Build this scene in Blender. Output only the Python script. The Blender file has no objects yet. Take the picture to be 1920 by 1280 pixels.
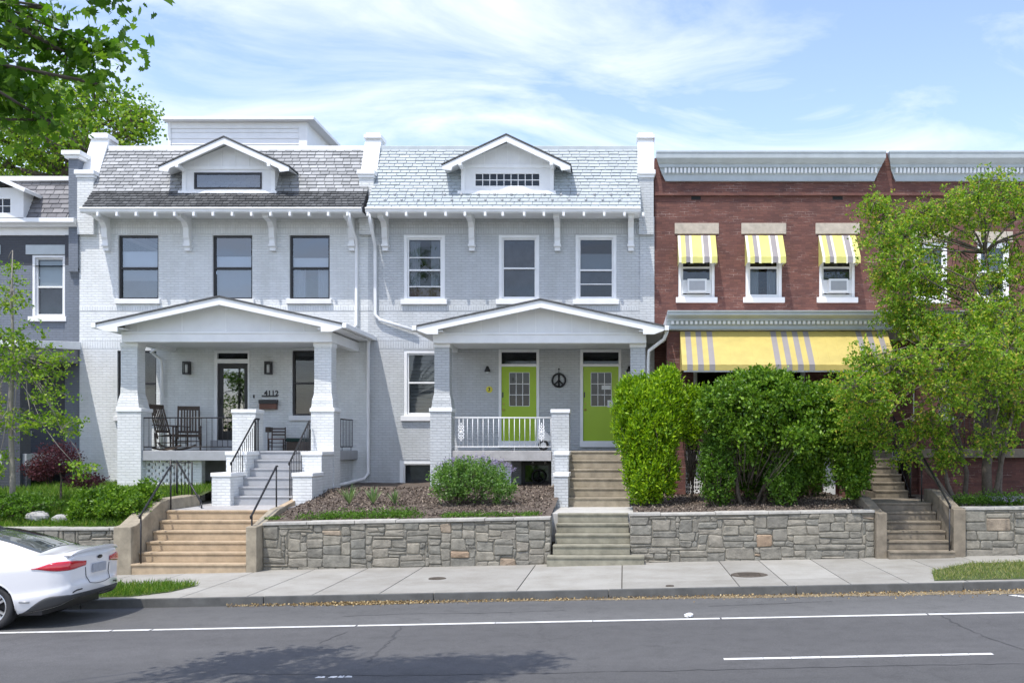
import bpy, bmesh, math, random
import numpy as np
from mathutils import Vector, Matrix

R = random.Random(7)
NR = np.random.RandomState(11)
S = bpy.context.scene
COL = S.collection
rad = math.radians

# ---------------------------------------------------------------- camera, sky, sun, exposure
F, CX, HY, EYE = 1900.0, 1170.0, 835.0, 2.5      # focal length in photo pixels, vanishing point of the street's depth, eye height
cam_d = bpy.data.cameras.new("camera")
cam_d.sensor_width = 36.0
cam_d.lens = 36.0 * F / 1920.0
cam_d.shift_x = -(CX - 960.0) / 1920.0
cam_d.shift_y = (HY - 640.0) / 1920.0
cam_d.clip_end = 2000
cam = bpy.data.objects.new("camera", cam_d)
cam.location = (0, 0, EYE)
cam.rotation_euler = (rad(90), 0, 0)
COL.objects.link(cam)
S.camera = cam

SUN = Vector((-0.50, -0.93, 2.30)).normalized()   # towards the sun
sd = bpy.data.lights.new("sun", 'SUN')
sd.energy = 2.35
sd.angle = rad(0.53)
sd.color = (1.0, 0.955, 0.89)
so = bpy.data.objects.new("sun", sd)
so.rotation_euler = SUN.to_track_quat('Z', 'Y').to_euler()
so.location = (-10, -15, 40)
COL.objects.link(so)

W = bpy.data.worlds.new("World")
S.world = W
W.use_nodes = True
nt = W.node_tree
nt.nodes.clear()
def wn(t, **k):
    n = nt.nodes.new(t)
    for a, b in k.items(): setattr(n, a, b)
    return n
wo = wn('ShaderNodeOutputWorld')
bg = wn('ShaderNodeBackground')
sky = wn('ShaderNodeTexSky')
sky.sky_type = 'NISHITA'
sky.sun_disc = False
sky.sun_elevation = math.asin(SUN.z)
sky.sun_rotation = math.atan2(SUN.x, SUN.y)
sky.air_density = 1.0
sky.dust_density = 0.6
sky.ozone_density = 2.2
bg.inputs[1].default_value = 0.15
# thin high cloud: noise laid on a flat layer overhead
tc = wn('ShaderNodeTexCoord')
sx = wn('ShaderNodeSeparateXYZ')
nt.links.new(tc.outputs['Generated'], sx.inputs[0])
zc = wn('ShaderNodeMath', operation='MAXIMUM'); zc.inputs[1].default_value = 0.0
nt.links.new(sx.outputs[2], zc.inputs[0])
za = wn('ShaderNodeMath', operation='ADD'); za.inputs[1].default_value = 0.20
nt.links.new(zc.outputs[0], za.inputs[0])
dx = wn('ShaderNodeMath', operation='DIVIDE'); dy = wn('ShaderNodeMath', operation='DIVIDE')
nt.links.new(sx.outputs[0], dx.inputs[0]); nt.links.new(za.outputs[0], dx.inputs[1])
nt.links.new(sx.outputs[1], dy.inputs[0]); nt.links.new(za.outputs[0], dy.inputs[1])
cb = wn('ShaderNodeCombineXYZ')
nt.links.new(dx.outputs[0], cb.inputs[0]); nt.links.new(dy.outputs[0], cb.inputs[1])
mp = wn('ShaderNodeMapping')
mp.inputs['Location'].default_value = (3.1, 1.4, 0)
mp.inputs['Rotation'].default_value = (0, 0, rad(-24))
mp.inputs['Scale'].default_value = (0.85, 1.5, 1)
nt.links.new(cb.outputs[0], mp.inputs[0])
n1 = wn('ShaderNodeTexNoise'); n1.inputs['Scale'].default_value = 1.9; n1.inputs['Detail'].default_value = 9
n1.inputs['Roughness'].default_value = 0.60; n1.inputs['Distortion'].default_value = 0.9
nt.links.new(mp.outputs[0], n1.inputs['Vector'])
cr = wn('ShaderNodeValToRGB')
cr.color_ramp.elements[0].position = 0.42; cr.color_ramp.elements[0].color = (0, 0, 0, 1)
cr.color_ramp.elements[1].position = 0.75; cr.color_ramp.elements[1].color = (1, 1, 1, 1)
nt.links.new(n1.outputs[0], cr.inputs[0])
cm = wn('ShaderNodeMath', operation='MULTIPLY'); cm.inputs[1].default_value = 0.85
nt.links.new(cr.outputs[0], cm.inputs[0])
tint = wn('ShaderNodeMixRGB', blend_type='MULTIPLY'); tint.inputs[0].default_value = 1.0
tint.inputs[2].default_value = (1.20, 1.07, 1.05, 1)
nt.links.new(sky.outputs[0], tint.inputs[1])
mxs = wn('ShaderNodeMixRGB'); mxs.inputs[2].default_value = (4.9, 5.05, 5.6, 1)
nt.links.new(cm.outputs[0], mxs.inputs[0]); nt.links.new(tint.outputs[0], mxs.inputs[1])
nt.links.new(mxs.outputs[0], bg.inputs[0]); nt.links.new(bg.outputs[0], wo.inputs[0])

S.view_settings.view_transform = 'Standard'
S.view_settings.look = 'None'
S.view_settings.exposure = 0.90
S.view_settings.gamma = 1.0
S.render.engine = 'CYCLES'
S.cycles.max_bounces = 12
S.cycles.diffuse_bounces = 8
S.cycles.transparent_max_bounces = 12

# ---------------------------------------------------------------- measuring helpers
def X(px, D): return (px - CX) * D / F            # photo column at depth D -> metres
def Z(py, D): return EYE - (py - HY) * D / F      # photo row at depth D -> metres
SLOPE = 0.02                                       # the street climbs to the right
def G(x, h=0.0): return h + SLOPE * x

# ---------------------------------------------------------------- materials
def mat(name):
    m = bpy.data.materials.new(name); m.use_nodes = True
    t = m.node_tree
    p = t.nodes['Principled BSDF']
    return m, t, p
def N(t, ty, **k):
    n = t.nodes.new(ty)
    for a, b in k.items():
        if a in n.inputs: n.inputs[a].default_value = b
        else: setattr(n, a, b)
    return n
def c4(c): return (c[0], c[1], c[2], 1)
def scale(c, s): return tuple(min(1, a * s) for a in c)
def ramp(t, fac, stops):
    r = t.nodes.new('ShaderNodeValToRGB')
    e = r.color_ramp.elements
    while len(e) < len(stops): e.new(0.5)
    for i, (p, c) in enumerate(stops):
        e[i].position = p; e[i].color = c4(c)
    t.links.new(fac, r.inputs[0])
    return r
def mixc(t, a, b, fac, mode='MIX'):
    m = t.nodes.new('ShaderNodeMixRGB'); m.blend_type = mode
    for i, v in ((1, a), (2, b), (0, fac)):
        if isinstance(v, (tuple, list)): m.inputs[i].default_value = c4(v)
        elif isinstance(v, (int, float)): m.inputs[i].default_value = v
        else: t.links.new(v, m.inputs[i])
    return m.outputs[0]
def bump(t, p, h, strength=0.5, dist=0.01):
    b = N(t, 'ShaderNodeBump'); b.inputs['Strength'].default_value = strength; b.inputs['Distance'].default_value = dist
    t.links.new(h, b.inputs['Height']); t.links.new(b.outputs[0], p.inputs['Normal'])
def noise_(t, sc, det=6, rough=0.6, coord='Object', stretch=None, dist=0):
    tc = t.nodes.new('ShaderNodeTexCoord'); v = tc.outputs[coord]
    if stretch:
        mp = t.nodes.new('ShaderNodeMapping'); mp.inputs['Scale'].default_value = stretch
        t.links.new(v, mp.inputs[0]); v = mp.outputs[0]
    n = N(t, 'ShaderNodeTexNoise'); n.inputs['Scale'].default_value = sc; n.inputs['Detail'].default_value = det
    n.inputs['Roughness'].default_value = rough; n.inputs['Distortion'].default_value = dist
    t.links.new(v, n.inputs['Vector'])
    return n.outputs[0]
def plain(name, col, rough=0.5, metal=0.0, var=0.12, nscale=3.0, bmp=0.0, bscale=60, spec=0.5):
    m, t, p = mat(name)
    n = noise_(t, nscale)
    r = ramp(t, n, [(0.3, scale(col, 1 - var)), (0.7, scale(col, 1 + var * 0.4))])
    t.links.new(r.outputs[0], p.inputs['Base Color'])
    p.inputs['Roughness'].default_value = rough; p.inputs['Metallic'].default_value = metal
    p.inputs['Specular IOR Level'].default_value = spec
    if bmp: bump(t, p, noise_(t, bscale), bmp, 0.01)
    return m
def painted_brick(name, col, mortar, bw=0.205, bh=0.068, ms=0.009, strength=1.0, dist=0.010, dirt=0.15, rot=False, rowshift=0.5):
    m, t, p = mat(name)
    uv = t.nodes.new('ShaderNodeUVMap')
    v = uv.outputs[0]
    if rot:
        mp = t.nodes.new('ShaderNodeMapping'); mp.inputs['Rotation'].default_value = (0, 0, rad(90)); t.links.new(v, mp.inputs[0]); v = mp.outputs[0]
    b = N(t, 'ShaderNodeTexBrick')
    b.offset = rowshift
    b.inputs['Scale'].default_value = 1; b.inputs['Brick Width'].default_value = bw; b.inputs['Row Height'].default_value = bh
    b.inputs['Mortar Size'].default_value = ms; b.inputs['Mortar Smooth'].default_value = 0.4; b.inputs['Bias'].default_value = 0
    b.inputs['Color1'].default_value = c4(col); b.inputs['Color2'].default_value = c4(scale(col, 0.93)); b.inputs['Mortar'].default_value = c4(mortar)
    t.links.new(v, b.inputs['Vector'])
    n = noise_(t, 1.6, 8, 0.68, 'Object', (1, 1, .35))
    d = ramp(t, n, [(0.32, (1 - dirt, 1 - dirt, 1 - dirt * 1.15)), (0.62, (1, 1, 1))])
    c = mixc(t, b.outputs[0], d.outputs[0], 1.0, 'MULTIPLY')
    t.links.new(c, p.inputs['Base Color'])
    p.inputs['Roughness'].default_value = 0.55
    inv = N(t, 'ShaderNodeMath', operation='SUBTRACT'); inv.inputs[0].default_value = 1.0
    t.links.new(b.outputs['Fac'], inv.inputs[1])
    ns = noise_(t, 22, 4)
    ad = N(t, 'ShaderNodeMath', operation='MULTIPLY_ADD'); ad.inputs[1].default_value = 0.35
    t.links.new(ns, ad.inputs[0]); t.links.new(inv.outputs[0], ad.inputs[2])
    bump(t, p, ad.outputs[0], strength, dist)
    return m
def red_brick(name):
    m, t, p = mat(name)
    uv = t.nodes.new('ShaderNodeUVMap')
    b = N(t, 'ShaderNodeTexBrick'); b.offset = 0.5
    b.inputs['Scale'].default_value = 1; b.inputs['Brick Width'].default_value = 0.205; b.inputs['Row Height'].default_value = 0.068
    b.inputs['Mortar Size'].default_value = 0.006; b.inputs['Mortar Smooth'].default_value = 0.2; b.inputs['Bias'].default_value = -0.1
    b.inputs['Color1'].default_value = (0.172, 0.072, 0.054, 1); b.inputs['Color2'].default_value = (0.110, 0.046, 0.039, 1)
    t.links.new(uv.outputs[0], b.inputs['Vector'])
    # mortar mostly as red as the brick, with pale repointed patches
    mort = ramp(t, noise_(t, 1.6, 8, 0.75, 'Object', (1, 1, 2.6)), [(0.50, (0.12, 0.055, 0.042)), (0.62, (0.36, 0.26, 0.22)), (0.76, (0.60, 0.52, 0.46))])
    t.links.new(mort.outputs[0], b.inputs['Mortar'])
    n = ramp(t, noise_(t, 0.9, 8, 0.7), [(0.3, (0.72, 0.72, 0.74)), (0.7, (1.12, 1.08, 1.08))])
    c = mixc(t, b.outputs[0], n.outputs[0], 1.0, 'MULTIPLY')
    t.links.new(c, p.inputs['Base Color']); p.inputs['Roughness'].default_value = 0.8
    inv = N(t, 'ShaderNodeMath', operation='SUBTRACT'); inv.inputs[0].default_value = 1.0
    t.links.new(b.outputs['Fac'], inv.inputs[1]); bump(t, p, inv.outputs[0], 0.7, 0.006)
    return m
def islands(name, stops, rough=0.7, nz=0.2, bmp=0.4, bscale=30, bdist=0.008, nscale=7, interp='LINEAR'):
    m, t, p = mat(name)
    g = t.nodes.new('ShaderNodeNewGeometry')
    r = ramp(t, g.outputs['Random Per Island'], stops); r.color_ramp.interpolation = interp
    n = ramp(t, noise_(t, nscale, 7, 0.7), [(0.3, (1 - nz,) * 3), (0.7, (1 + nz * .6,) * 3)])
    t.links.new(mixc(t, r.outputs[0], n.outputs[0], 1.0, 'MULTIPLY'), p.inputs['Base Color'])
    p.inputs['Roughness'].default_value = rough
    if bmp: bump(t, p, noise_(t, bscale, 6, 0.7), bmp, bdist)
    return m
def leaf(name, stops, trans=0.45, rough=0.5, tcol=1.5):
    m = bpy.data.materials.new(name); m.use_nodes = True; t = m.node_tree
    p = t.nodes['Principled BSDF']; out = t.nodes['Material Output']
    g = t.nodes.new('ShaderNodeNewGeometry')
    r = ramp(t, g.outputs['Random Per Island'], stops)
    t.links.new(r.outputs[0], p.inputs['Base Color']); p.inputs['Roughness'].default_value = rough
    p.inputs['Specular IOR Level'].default_value = 0.35
    tr = t.nodes.new('ShaderNodeBsdfTranslucent')
    t.links.new(mixc(t, r.outputs[0], (tcol, tcol * 1.05, tcol * .45), 1.0, 'MULTIPLY'), tr.inputs[0])
    mx = t.nodes.new('ShaderNodeMixShader'); mx.inputs[0].default_value = trans
    t.links.new(p.outputs[0], mx.inputs[1]); t.links.new(tr.outputs[0], mx.inputs[2]); t.links.new(mx.outputs[0], out.inputs[0])
    return m
def glass(name, tint=(0.62, 0.66, 0.68), refl=0.045, rough=0.02):
    m = bpy.data.materials.new(name); m.use_nodes = True; t = m.node_tree
    t.nodes.remove(t.nodes['Principled BSDF']); out = t.nodes['Material Output']
    tr = N(t, 'ShaderNodeBsdfTransparent'); tr.inputs[0].default_value = c4(tint)
    gl = N(t, 'ShaderNodeBsdfGlossy'); gl.inputs['Roughness'].default_value = rough; gl.inputs['Color'].default_value = (0.92, 0.95, 1, 1)
    # slight waviness of old panes
    b = N(t, 'ShaderNodeBump'); b.inputs['Strength'].default_value = 0.05; b.inputs['Distance'].default_value = 0.02
    t.links.new(noise_(t, 1.8, 2, 0.4), b.inputs['Height']); t.links.new(b.outputs[0], gl.inputs['Normal'])
    lw = N(t, 'ShaderNodeLayerWeight'); lw.inputs['Blend'].default_value = 0.25
    ma = N(t, 'ShaderNodeMath', operation='MULTIPLY_ADD'); ma.inputs[1].default_value = 0.7; ma.inputs[2].default_value = refl
    ma.use_clamp = True
    t.links.new(lw.outputs['Fresnel'], ma.inputs[0])
    mx = t.nodes.new('ShaderNodeMixShader'); t.links.new(ma.outputs[0], mx.inputs[0])
    t.links.new(tr.outputs[0], mx.inputs[1]); t.links.new(gl.outputs[0], mx.inputs[2]); t.links.new(mx.outputs[0], out.inputs[0])
    return m

M = {}
M['brick_white'] = painted_brick('white painted brick', (0.81, 0.83, 0.83), (0.71, 0.73, 0.735))
M['brick_grey'] = painted_brick('pale grey painted brick', (0.585, 0.61, 0.625), (0.48, 0.50, 0.52))
M['brick_white_header'] = painted_brick('white painted soldier brick', (0.81, 0.83, 0.83), (0.69, 0.71, 0.72), rot=True, rowshift=0.0)
M['brick_grey_header'] = painted_brick('pale grey soldier brick', (0.585, 0.61, 0.625), (0.48, 0.50, 0.52), rot=True, rowshift=0.0)
M['brick_blue'] = painted_brick('blue grey painted brick', (0.17, 0.195, 0.235), (0.13, 0.15, 0.18), strength=0.5)
M['brick_charcoal'] = painted_brick('charcoal painted brick', (0.05, 0.056, 0.07), (0.04, 0.043, 0.055), strength=0.5)
M['brick_red'] = red_brick('red brick')
M['white'] = plain('white painted wood', (0.85, 0.86, 0.86), 0.42, var=0.07)
M['offwhite'] = plain('soft white painted board', (0.80, 0.81, 0.815), 0.5, var=0.06)
M['sill'] = plain('white stone sill', (0.80, 0.80, 0.80), 0.6, var=0.06)
M['black'] = plain('black painted metal', (0.018, 0.018, 0.021), 0.38, var=0.2)
M['iron'] = plain('black wrought iron', (0.014, 0.014, 0.016), 0.45, var=0.2)
M['greypaint'] = plain('grey porch paint', (0.37, 0.38, 0.395), 0.5, var=0.12, nscale=5)
M['stonegrey'] = plain('worn grey concrete', (0.42, 0.41, 0.40), 0.8, var=0.2, nscale=6, bmp=0.3)
M['tan'] = plain('tan concrete', (0.46, 0.355, 0.235), 0.8, var=0.25, nscale=5, bmp=0.3)
M['tan_dark'] = plain('weathered tan concrete', (0.335, 0.29, 0.215), 0.85, var=0.35, nscale=5, bmp=0.35)
M['concrete'] = plain('pale concrete', (0.50, 0.49, 0.455), 0.85, var=0.16, nscale=4, bmp=0.3)
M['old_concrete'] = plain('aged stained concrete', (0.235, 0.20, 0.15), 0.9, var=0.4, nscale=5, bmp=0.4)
M['lintel'] = plain('rough sandstone', (0.50, 0.44, 0.36), 0.85, var=0.22, nscale=7, bmp=0.8, bscale=14)
M['cornice'] = plain('blue grey painted cornice', (0.47, 0.52, 0.54), 0.5, var=0.12)
M['shingle'] = islands('dark asphalt shingle', [(0, (0.055, 0.058, 0.060)), (1, (0.13, 0.134, 0.136))], 0.9, 0.3, 0.5, 50)
M['slate'] = islands('weathered slate', [(0, (0.225, 0.235, 0.24)), (0.5, (0.30, 0.31, 0.315)), (1, (0.395, 0.405, 0.41))], 0.62, 0.15, 0.3, 25)
M['slate_white'] = islands('white painted slate', [(0, (0.385, 0.43, 0.45)), (1, (0.44, 0.485, 0.505))], 0.5, 0.16, 0.25, 25)
M['slate_dark'] = islands('grey slate', [(0, (0.13, 0.13, 0.14)), (1, (0.24, 0.235, 0.24))], 0.7, 0.2, 0.3, 25)
M['tar'] = plain('roof membrane', (0.30, 0.30, 0.30), 0.9)
M['stone'] = islands('rubble fieldstone', [(0, (0.185, 0.178, 0.152)), (0.25, (0.235, 0.22, 0.182)), (0.5, (0.275, 0.252, 0.205)), (0.72, (0.205, 0.20, 0.172)),
                                        (0.985, (0.30, 0.275, 0.22)), (0.996, (0.34, 0.21, 0.12)), (1.0, (0.24, 0.15, 0.115))], 0.85, 0.42, 0.9, 16, 0.02, 5)
M['stone_cap'] = islands('stone coping', [(0, (0.36, 0.35, 0.32)), (1, (0.50, 0.48, 0.43))], 0.85, 0.3, 0.5, 20, 0.01)
M['mortar'] = plain('dark mortar', (0.235, 0.22, 0.18), 0.95, var=0.4, nscale=9, bmp=0.5)
M['glass'] = glass('window glass')
M['glass_dark'] = glass('dark window glass', (0.30, 0.33, 0.35), 0.02)
M['glass_blue'] = glass('sky reflecting window glass', (0.66, 0.69, 0.74), 0.13)
M['screen'] = plain('grey insect screen', (0.085, 0.09, 0.11), 0.7, var=0.6, nscale=2.2)
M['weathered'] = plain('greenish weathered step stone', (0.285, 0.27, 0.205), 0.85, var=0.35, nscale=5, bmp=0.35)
M['shade'] = plain('white roller shade', (0.72, 0.76, 0.78), 0.8, var=0.04)
M['shade_grey'] = plain('grey roller shade', (0.30, 0.33, 0.36), 0.8, var=0.06)
M['shade_tan'] = plain('tan fabric shade', (0.20, 0.115, 0.07), 0.8, var=0.1)
M['lime'] = plain('lime green door paint', (0.33, 0.50, 0.003), 0.35, var=0.04)
M['yellow'] = plain('yellow enamel', (0.75, 0.68, 0.05), 0.4)
M['brass'] = plain('brass', (0.6, 0.42, 0.12), 0.3, 0.9)
M['wood_dark'] = plain('dark weathered wood', (0.075, 0.052, 0.038), 0.6, var=0.3, nscale=12)
M['wood_red'] = plain('reddish wood', (0.16, 0.065, 0.04), 0.5, var=0.3, nscale=12)
M['fabric_green'] = plain('dark green cushion fabric', (0.014, 0.04, 0.032), 0.9)
M['plastic_white'] = plain('white plastic', (0.72, 0.74, 0.74), 0.4)
M['grey_metal'] = plain('galvanised metal', (0.36, 0.37, 0.38), 0.45, 0.5)
M['slot_shade'] = plain('painted recess shade', (0.02, 0.02, 0.02), 0.9)  # vent slot shade put into the colour of solid plates

# ---------------------------------------------------------------- mesh builder and tagging
ORG = {}
class MB:
    def __init__(s): s.v = []; s.f = []; s.m = []
    def add(s, vs, fs, mi=0):
        b = len(s.v); s.v += [tuple(v) for v in vs]
        for f in fs: s.f.append([b + i for i in f]); s.m.append(mi)
        return s
    def box(s, x0, x1, y0, y1, z0, z1, mi=0):
        return s.hexa([(x0, y0, z0), (x1, y0, z0), (x1, y1, z0), (x0, y1, z0), (x0, y0, z1), (x1, y0, z1), (x1, y1, z1), (x0, y1, z1)], mi)
    def hexa(s, p, mi=0):
        return s.add(p, [(0, 3, 2, 1), (4, 5, 6, 7), (0, 1, 5, 4), (1, 2, 6, 5), (2, 3, 7, 6), (3, 0, 4, 7)], mi)
    def prism_x(s, poly, x0, x1, mi=0):       # poly of (y, z), counter-clockwise seen from +x
        n = len(poly)
        vs = [(x0, a, b) for a, b in poly] + [(x1, a, b) for a, b in poly]
        fs = [tuple(range(n))[::-1], tuple(range(n, 2 * n))] + [(i, (i + 1) % n, n + (i + 1) % n, n + i) for i in range(n)]
        return s.add(vs, fs, mi)
    def prism_y(s, poly, y0, y1, mi=0):       # poly of (x, z)
        n = len(poly)
        vs = [(a, y0, b) for a, b in poly] + [(a, y1, b) for a, b in poly]
        fs = [tuple(range(n)), tuple(range(n, 2 * n))[::-1]] + [(i, n + i, n + (i + 1) % n, (i + 1) % n) for i in range(n)]
        return s.add(vs, fs, mi)
    def tube(s, pts, r, seg=8, mi=0, cap=True):
        pts = [Vector(p) for p in pts]; n = len(pts)
        rs = r if isinstance(r, (list, tuple)) else [r] * n
        b = len(s.v); up = Vector((0.13, 0.21, 0.97))
        prev = None
        for i, p in enumerate(pts):
            d = (pts[min(i + 1, n - 1)] - pts[max(i - 1, 0)])
            if d.length < 1e-9: d = Vector((0, 0, 1))
            d.normalize()
            u = prev if prev is not None else (up if abs(d.dot(up)) < 0.95 else Vector((1, 0, 0)))
            u = (u - d * u.dot(d)).normalized(); w = d.cross(u); prev = u
            for k in range(seg):
                a = 2 * math.pi * k / seg
                s.v.append(tuple(p + (u * math.cos(a) + w * math.sin(a)) * rs[i]))
        for i in range(n - 1):
            for k in range(seg):
                k2 = (k + 1) % seg
                s.f.append([b + i * seg + k, b + i * seg + k2, b + (i + 1) * seg + k2, b + (i + 1) * seg + k]); s.m.append(mi)
        if cap:
            s.f.append([b + k for k in range(seg)][::-1]); s.m.append(mi)
            s.f.append([b + (n - 1) * seg + k for k in range(seg)]); s.m.append(mi)
        return s
    def cyl(s, c, r, axis, l, seg=20, mi=0):
        c = Vector(c); a = Vector(axis).normalized() * l * 0.5
        return s.tube([c - a, c + a], r, seg, mi)
    def ring(s, c, r, t, axis='y', seg=28, mi=0):
        c = Vector(c); pts = []
        for k in range(seg + 1):
            a = 2 * math.pi * k / seg
            o = {'y': Vector((math.cos(a) * r, 0, math.sin(a) * r)), 'x': Vector((0, math.cos(a) * r, math.sin(a) * r)), 'z': Vector((math.cos(a) * r, math.sin(a) * r, 0))}[axis]
            pts.append(c + o)
        return s.tube(pts, t, 8, mi, cap=False)
    def blob(s, c, r, seg=8, rings=6, mi=0, j=0.0):
        b = len(s.v)
        for i in range(rings + 1):
            th = math.pi * i / rings
            for k in range(seg):
                a = 2 * math.pi * k / seg; q = 1 + R.uniform(-j, j)
                s.v.append((c[0] + r[0] * q * math.sin(th) * math.cos(a), c[1] + r[1] * q * math.sin(th) * math.sin(a), c[2] + r[2] * q * math.cos(th)))
        for i in range(rings):
            for k in range(seg):
                k2 = (k + 1) % seg
                s.f.append([b + i * seg + k, b + (i + 1) * seg + k, b + (i + 1) * seg + k2, b + i * seg + k2]); s.m.append(mi)
        return s
    def build(s, name, m, parent=None, bevel=0.0, smooth=False, loc=None, seg=2):
        if parent is not None: o0 = Vector(ORG[parent.name])
        else:
            o0 = Vector(loc) if loc is not None else Vector((0, 0, 0))
        me = bpy.data.meshes.new(name)
        me.from_pydata([(a - o0.x, b - o0.y, c - o0.z) for a, b, c in s.v], [], s.f)
        for q in (m if isinstance(m, (list, tuple)) else [m]): me.materials.append(M[q] if isinstance(q, str) else q)
        for i, p in enumerate(me.polygons): p.material_index = s.m[i]; p.use_smooth = smooth
        me.validate(); me.update()
        uv = me.uv_layers.new(name='UVMap')
        for p in me.polygons:
            n = p.normal; ax, ay, az = abs(n.x), abs(n.y), abs(n.z)
            for li in p.loop_indices:
                c = me.vertices[me.loops[li].vertex_index].co + o0
                uv.data[li].uv = (c.x, c.y) if az > 0.75 else ((c.x, c.z) if ay >= ax else (c.y, c.z))
        o = bpy.data.objects.new(name, me); COL.objects.link(o)
        if parent is not None: o.parent = parent; ORG[o.name] = o0
        else: o.location = o0; ORG[o.name] = o0
        if bevel:
            b = o.modifiers.new('bevel', 'BEVEL'); b.width = bevel; b.segments = seg; b.limit_method = 'ANGLE'; b.angle_limit = rad(40)
            b.harden_normals = False
        return o
def tag(o, label=None, cat=None, group=None, kind=None):
    if label: o['label'] = label
    if cat: o['category'] = cat
    if group: o['group'] = group
    if kind: o['kind'] = kind
    return o
def thing(name, loc, label, cat, group=None):
    o = bpy.data.objects.new(name, None); o.empty_display_size = 0.3
    o.location = loc; COL.objects.link(o); ORG[o.name] = Vector(loc)
    return tag(o, label, cat, group)
def struct(name, mb, m, **k):
    return tag(mb.build(name, m, None, **k), kind='structure')
def text_mesh(body, size, depth=0.006, bold=0.0):
    cu = bpy.data.curves.new('digits', 'FONT'); cu.body = body; cu.size = size; cu.extrude = depth; cu.offset = bold; cu.align_x = 'CENTER'; cu.align_y = 'CENTER'
    ob = bpy.data.objects.new('digits', cu); COL.objects.link(ob)
    dg = bpy.context.evaluated_depsgraph_get(); dg.update()
    me = bpy.data.meshes.new_from_object(ob.evaluated_get(dg))
    vs = [tuple(v.co) for v in me.vertices]; fs = [tuple(p.vertices) for p in me.polygons]
    bpy.data.objects.remove(ob); bpy.data.curves.remove(cu); bpy.data.meshes.remove(me)
    return vs, fs
def add_text(mb, body, cx, y, cz, size, depth=0.006, bold=0.0, mi=0):   # lettering facing the street
    vs, fs = text_mesh(body, size, depth, bold)
    mb.add([(cx + a, y - c, cz + b) for a, b, c in vs], fs, mi)

# ---------------------------------------------------------------- leaves
def leaves(name, P, size, m, parent, elong=1.7, fold=0.35, up=0.0, out=None, outw=0.0, loc=None, kind=None, lobes=False, width=0.5):
    P = np.asarray(P, float); n = len(P)
    t = NR.normal(size=(n, 3)); t[:, 2] += up
    if out is not None: t += out * outw
    t /= np.linalg.norm(t, axis=1)[:, None] + 1e-9
    q = NR.normal(size=(n, 3)); nn = np.cross(t, q); nn /= np.linalg.norm(nn, axis=1)[:, None] + 1e-9
    nn[nn[:, 2] < 0] *= -1
    b = np.cross(t, nn)
    sz = (size * NR.uniform(0.6, 1.35, n))[:, None]
    L = sz * elong; Wd = sz * width * 2 * 0.5
    if lobes:
        prof = [(0, 0, 0), (0.02, 0.45, .5), (0.30, 0.30, .3), (0.42, 0.62, .6), (0.58, 0.26, .3), (0.75, 0.34, .35), (1.0, 0, 0)]
        right = [P + t * L * a + b * sz * w * 1.5 + nn * sz * fold * h * .6 for a, w, h in prof]
        left = [P + t * L * a - b * sz * w * 1.5 + nn * sz * fold * h * .6 for a, w, h in prof[1:-1]][::-1]
        poly = right + left; k = len(poly)
        V = np.stack(poly, 1).reshape(-1, 3)
        # midrib split: two polygons
        nr = len(prof)
        Fc = []
        base = np.arange(n) * k
        f1 = np.stack([base + i for i in range(nr)], 1); f2 = np.stack([base] + [base + i for i in range(nr - 1, k)], 1)
        polys = [f1, f2]; sizes = [nr, k - nr + 2]
    else:
        mid = 0.42
        a = P; l = P + t * L * mid - b * Wd + nn * Wd * fold; r = P + t * L * mid + b * Wd + nn * Wd * fold; e = P + t * L - nn * L * 0.08
        V = np.stack([a, r, e, l], 1).reshape(-1, 3); base = np.arange(n) * 4
        polys = [np.stack([base, base + 1, base + 2], 1), np.stack([base, base + 2, base + 3], 1)]; sizes = [3, 3]
    o0 = np.array(ORG[parent.name]) if parent is not None else np.array(loc if loc is not None else (0, 0, 0), float)
    V = V - o0
    me = bpy.data.meshes.new(name)
    me.vertices.add(len(V)); me.vertices.foreach_set('co', V.ravel().astype(np.float32))
    loops = np.concatenate([p.ravel() for p in polys]).astype(np.int32)
    tot = np.concatenate([np.full(len(p), s_) for p, s_ in zip(polys, sizes)]).astype(np.int32)
    st = np.concatenate([[0], np.cumsum(tot)[:-1]]).astype(np.int32)
    me.loops.add(len(loops)); me.loops.foreach_set('vertex_index', loops)
    me.polygons.add(len(tot)); me.polygons.foreach_set('loop_start', st); me.polygons.foreach_set('loop_total', tot)
    me.update(calc_edges=True); me.validate()
    me.materials.append(m)
    ob = bpy.data.objects.new(name, me); COL.objects.link(ob)
    if parent is not None: ob.parent = parent
    else: ob.location = tuple(o0)
    ORG[ob.name] = Vector(tuple(o0))
    if kind: ob['kind'] = kind
    return ob
def in_blob(c, r, n, p=0.33):
    d = NR.normal(size=(n, 3)); d /= np.linalg.norm(d, axis=1)[:, None]
    u = NR.uniform(0, 1, (n, 1)) ** p
    return np.array(c) + d * u * np.array(r)
def limb(mb, a, b, r0, r1, sag=0.15, seg=6, n=5):
    a = Vector(a); b = Vector(b); L = (b - a).length
    j = Vector((R.uniform(-1, 1), R.uniform(-1, 1), R.uniform(-.3, 1))) * L * sag
    pts = []; rs = []
    for i in range(n + 1):
        t = i / n
        pts.append(a.lerp(b, t) + j * math.sin(t * math.pi) + Vector((R.uniform(-1, 1), R.uniform(-1, 1), R.uniform(-1, 1))) * L * 0.018)
        rs.append(r0 + (r1 - r0) * t)
    pts[0] = a; pts[-1] = b
    mb.tube(pts, rs, seg)
    return pts
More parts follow.
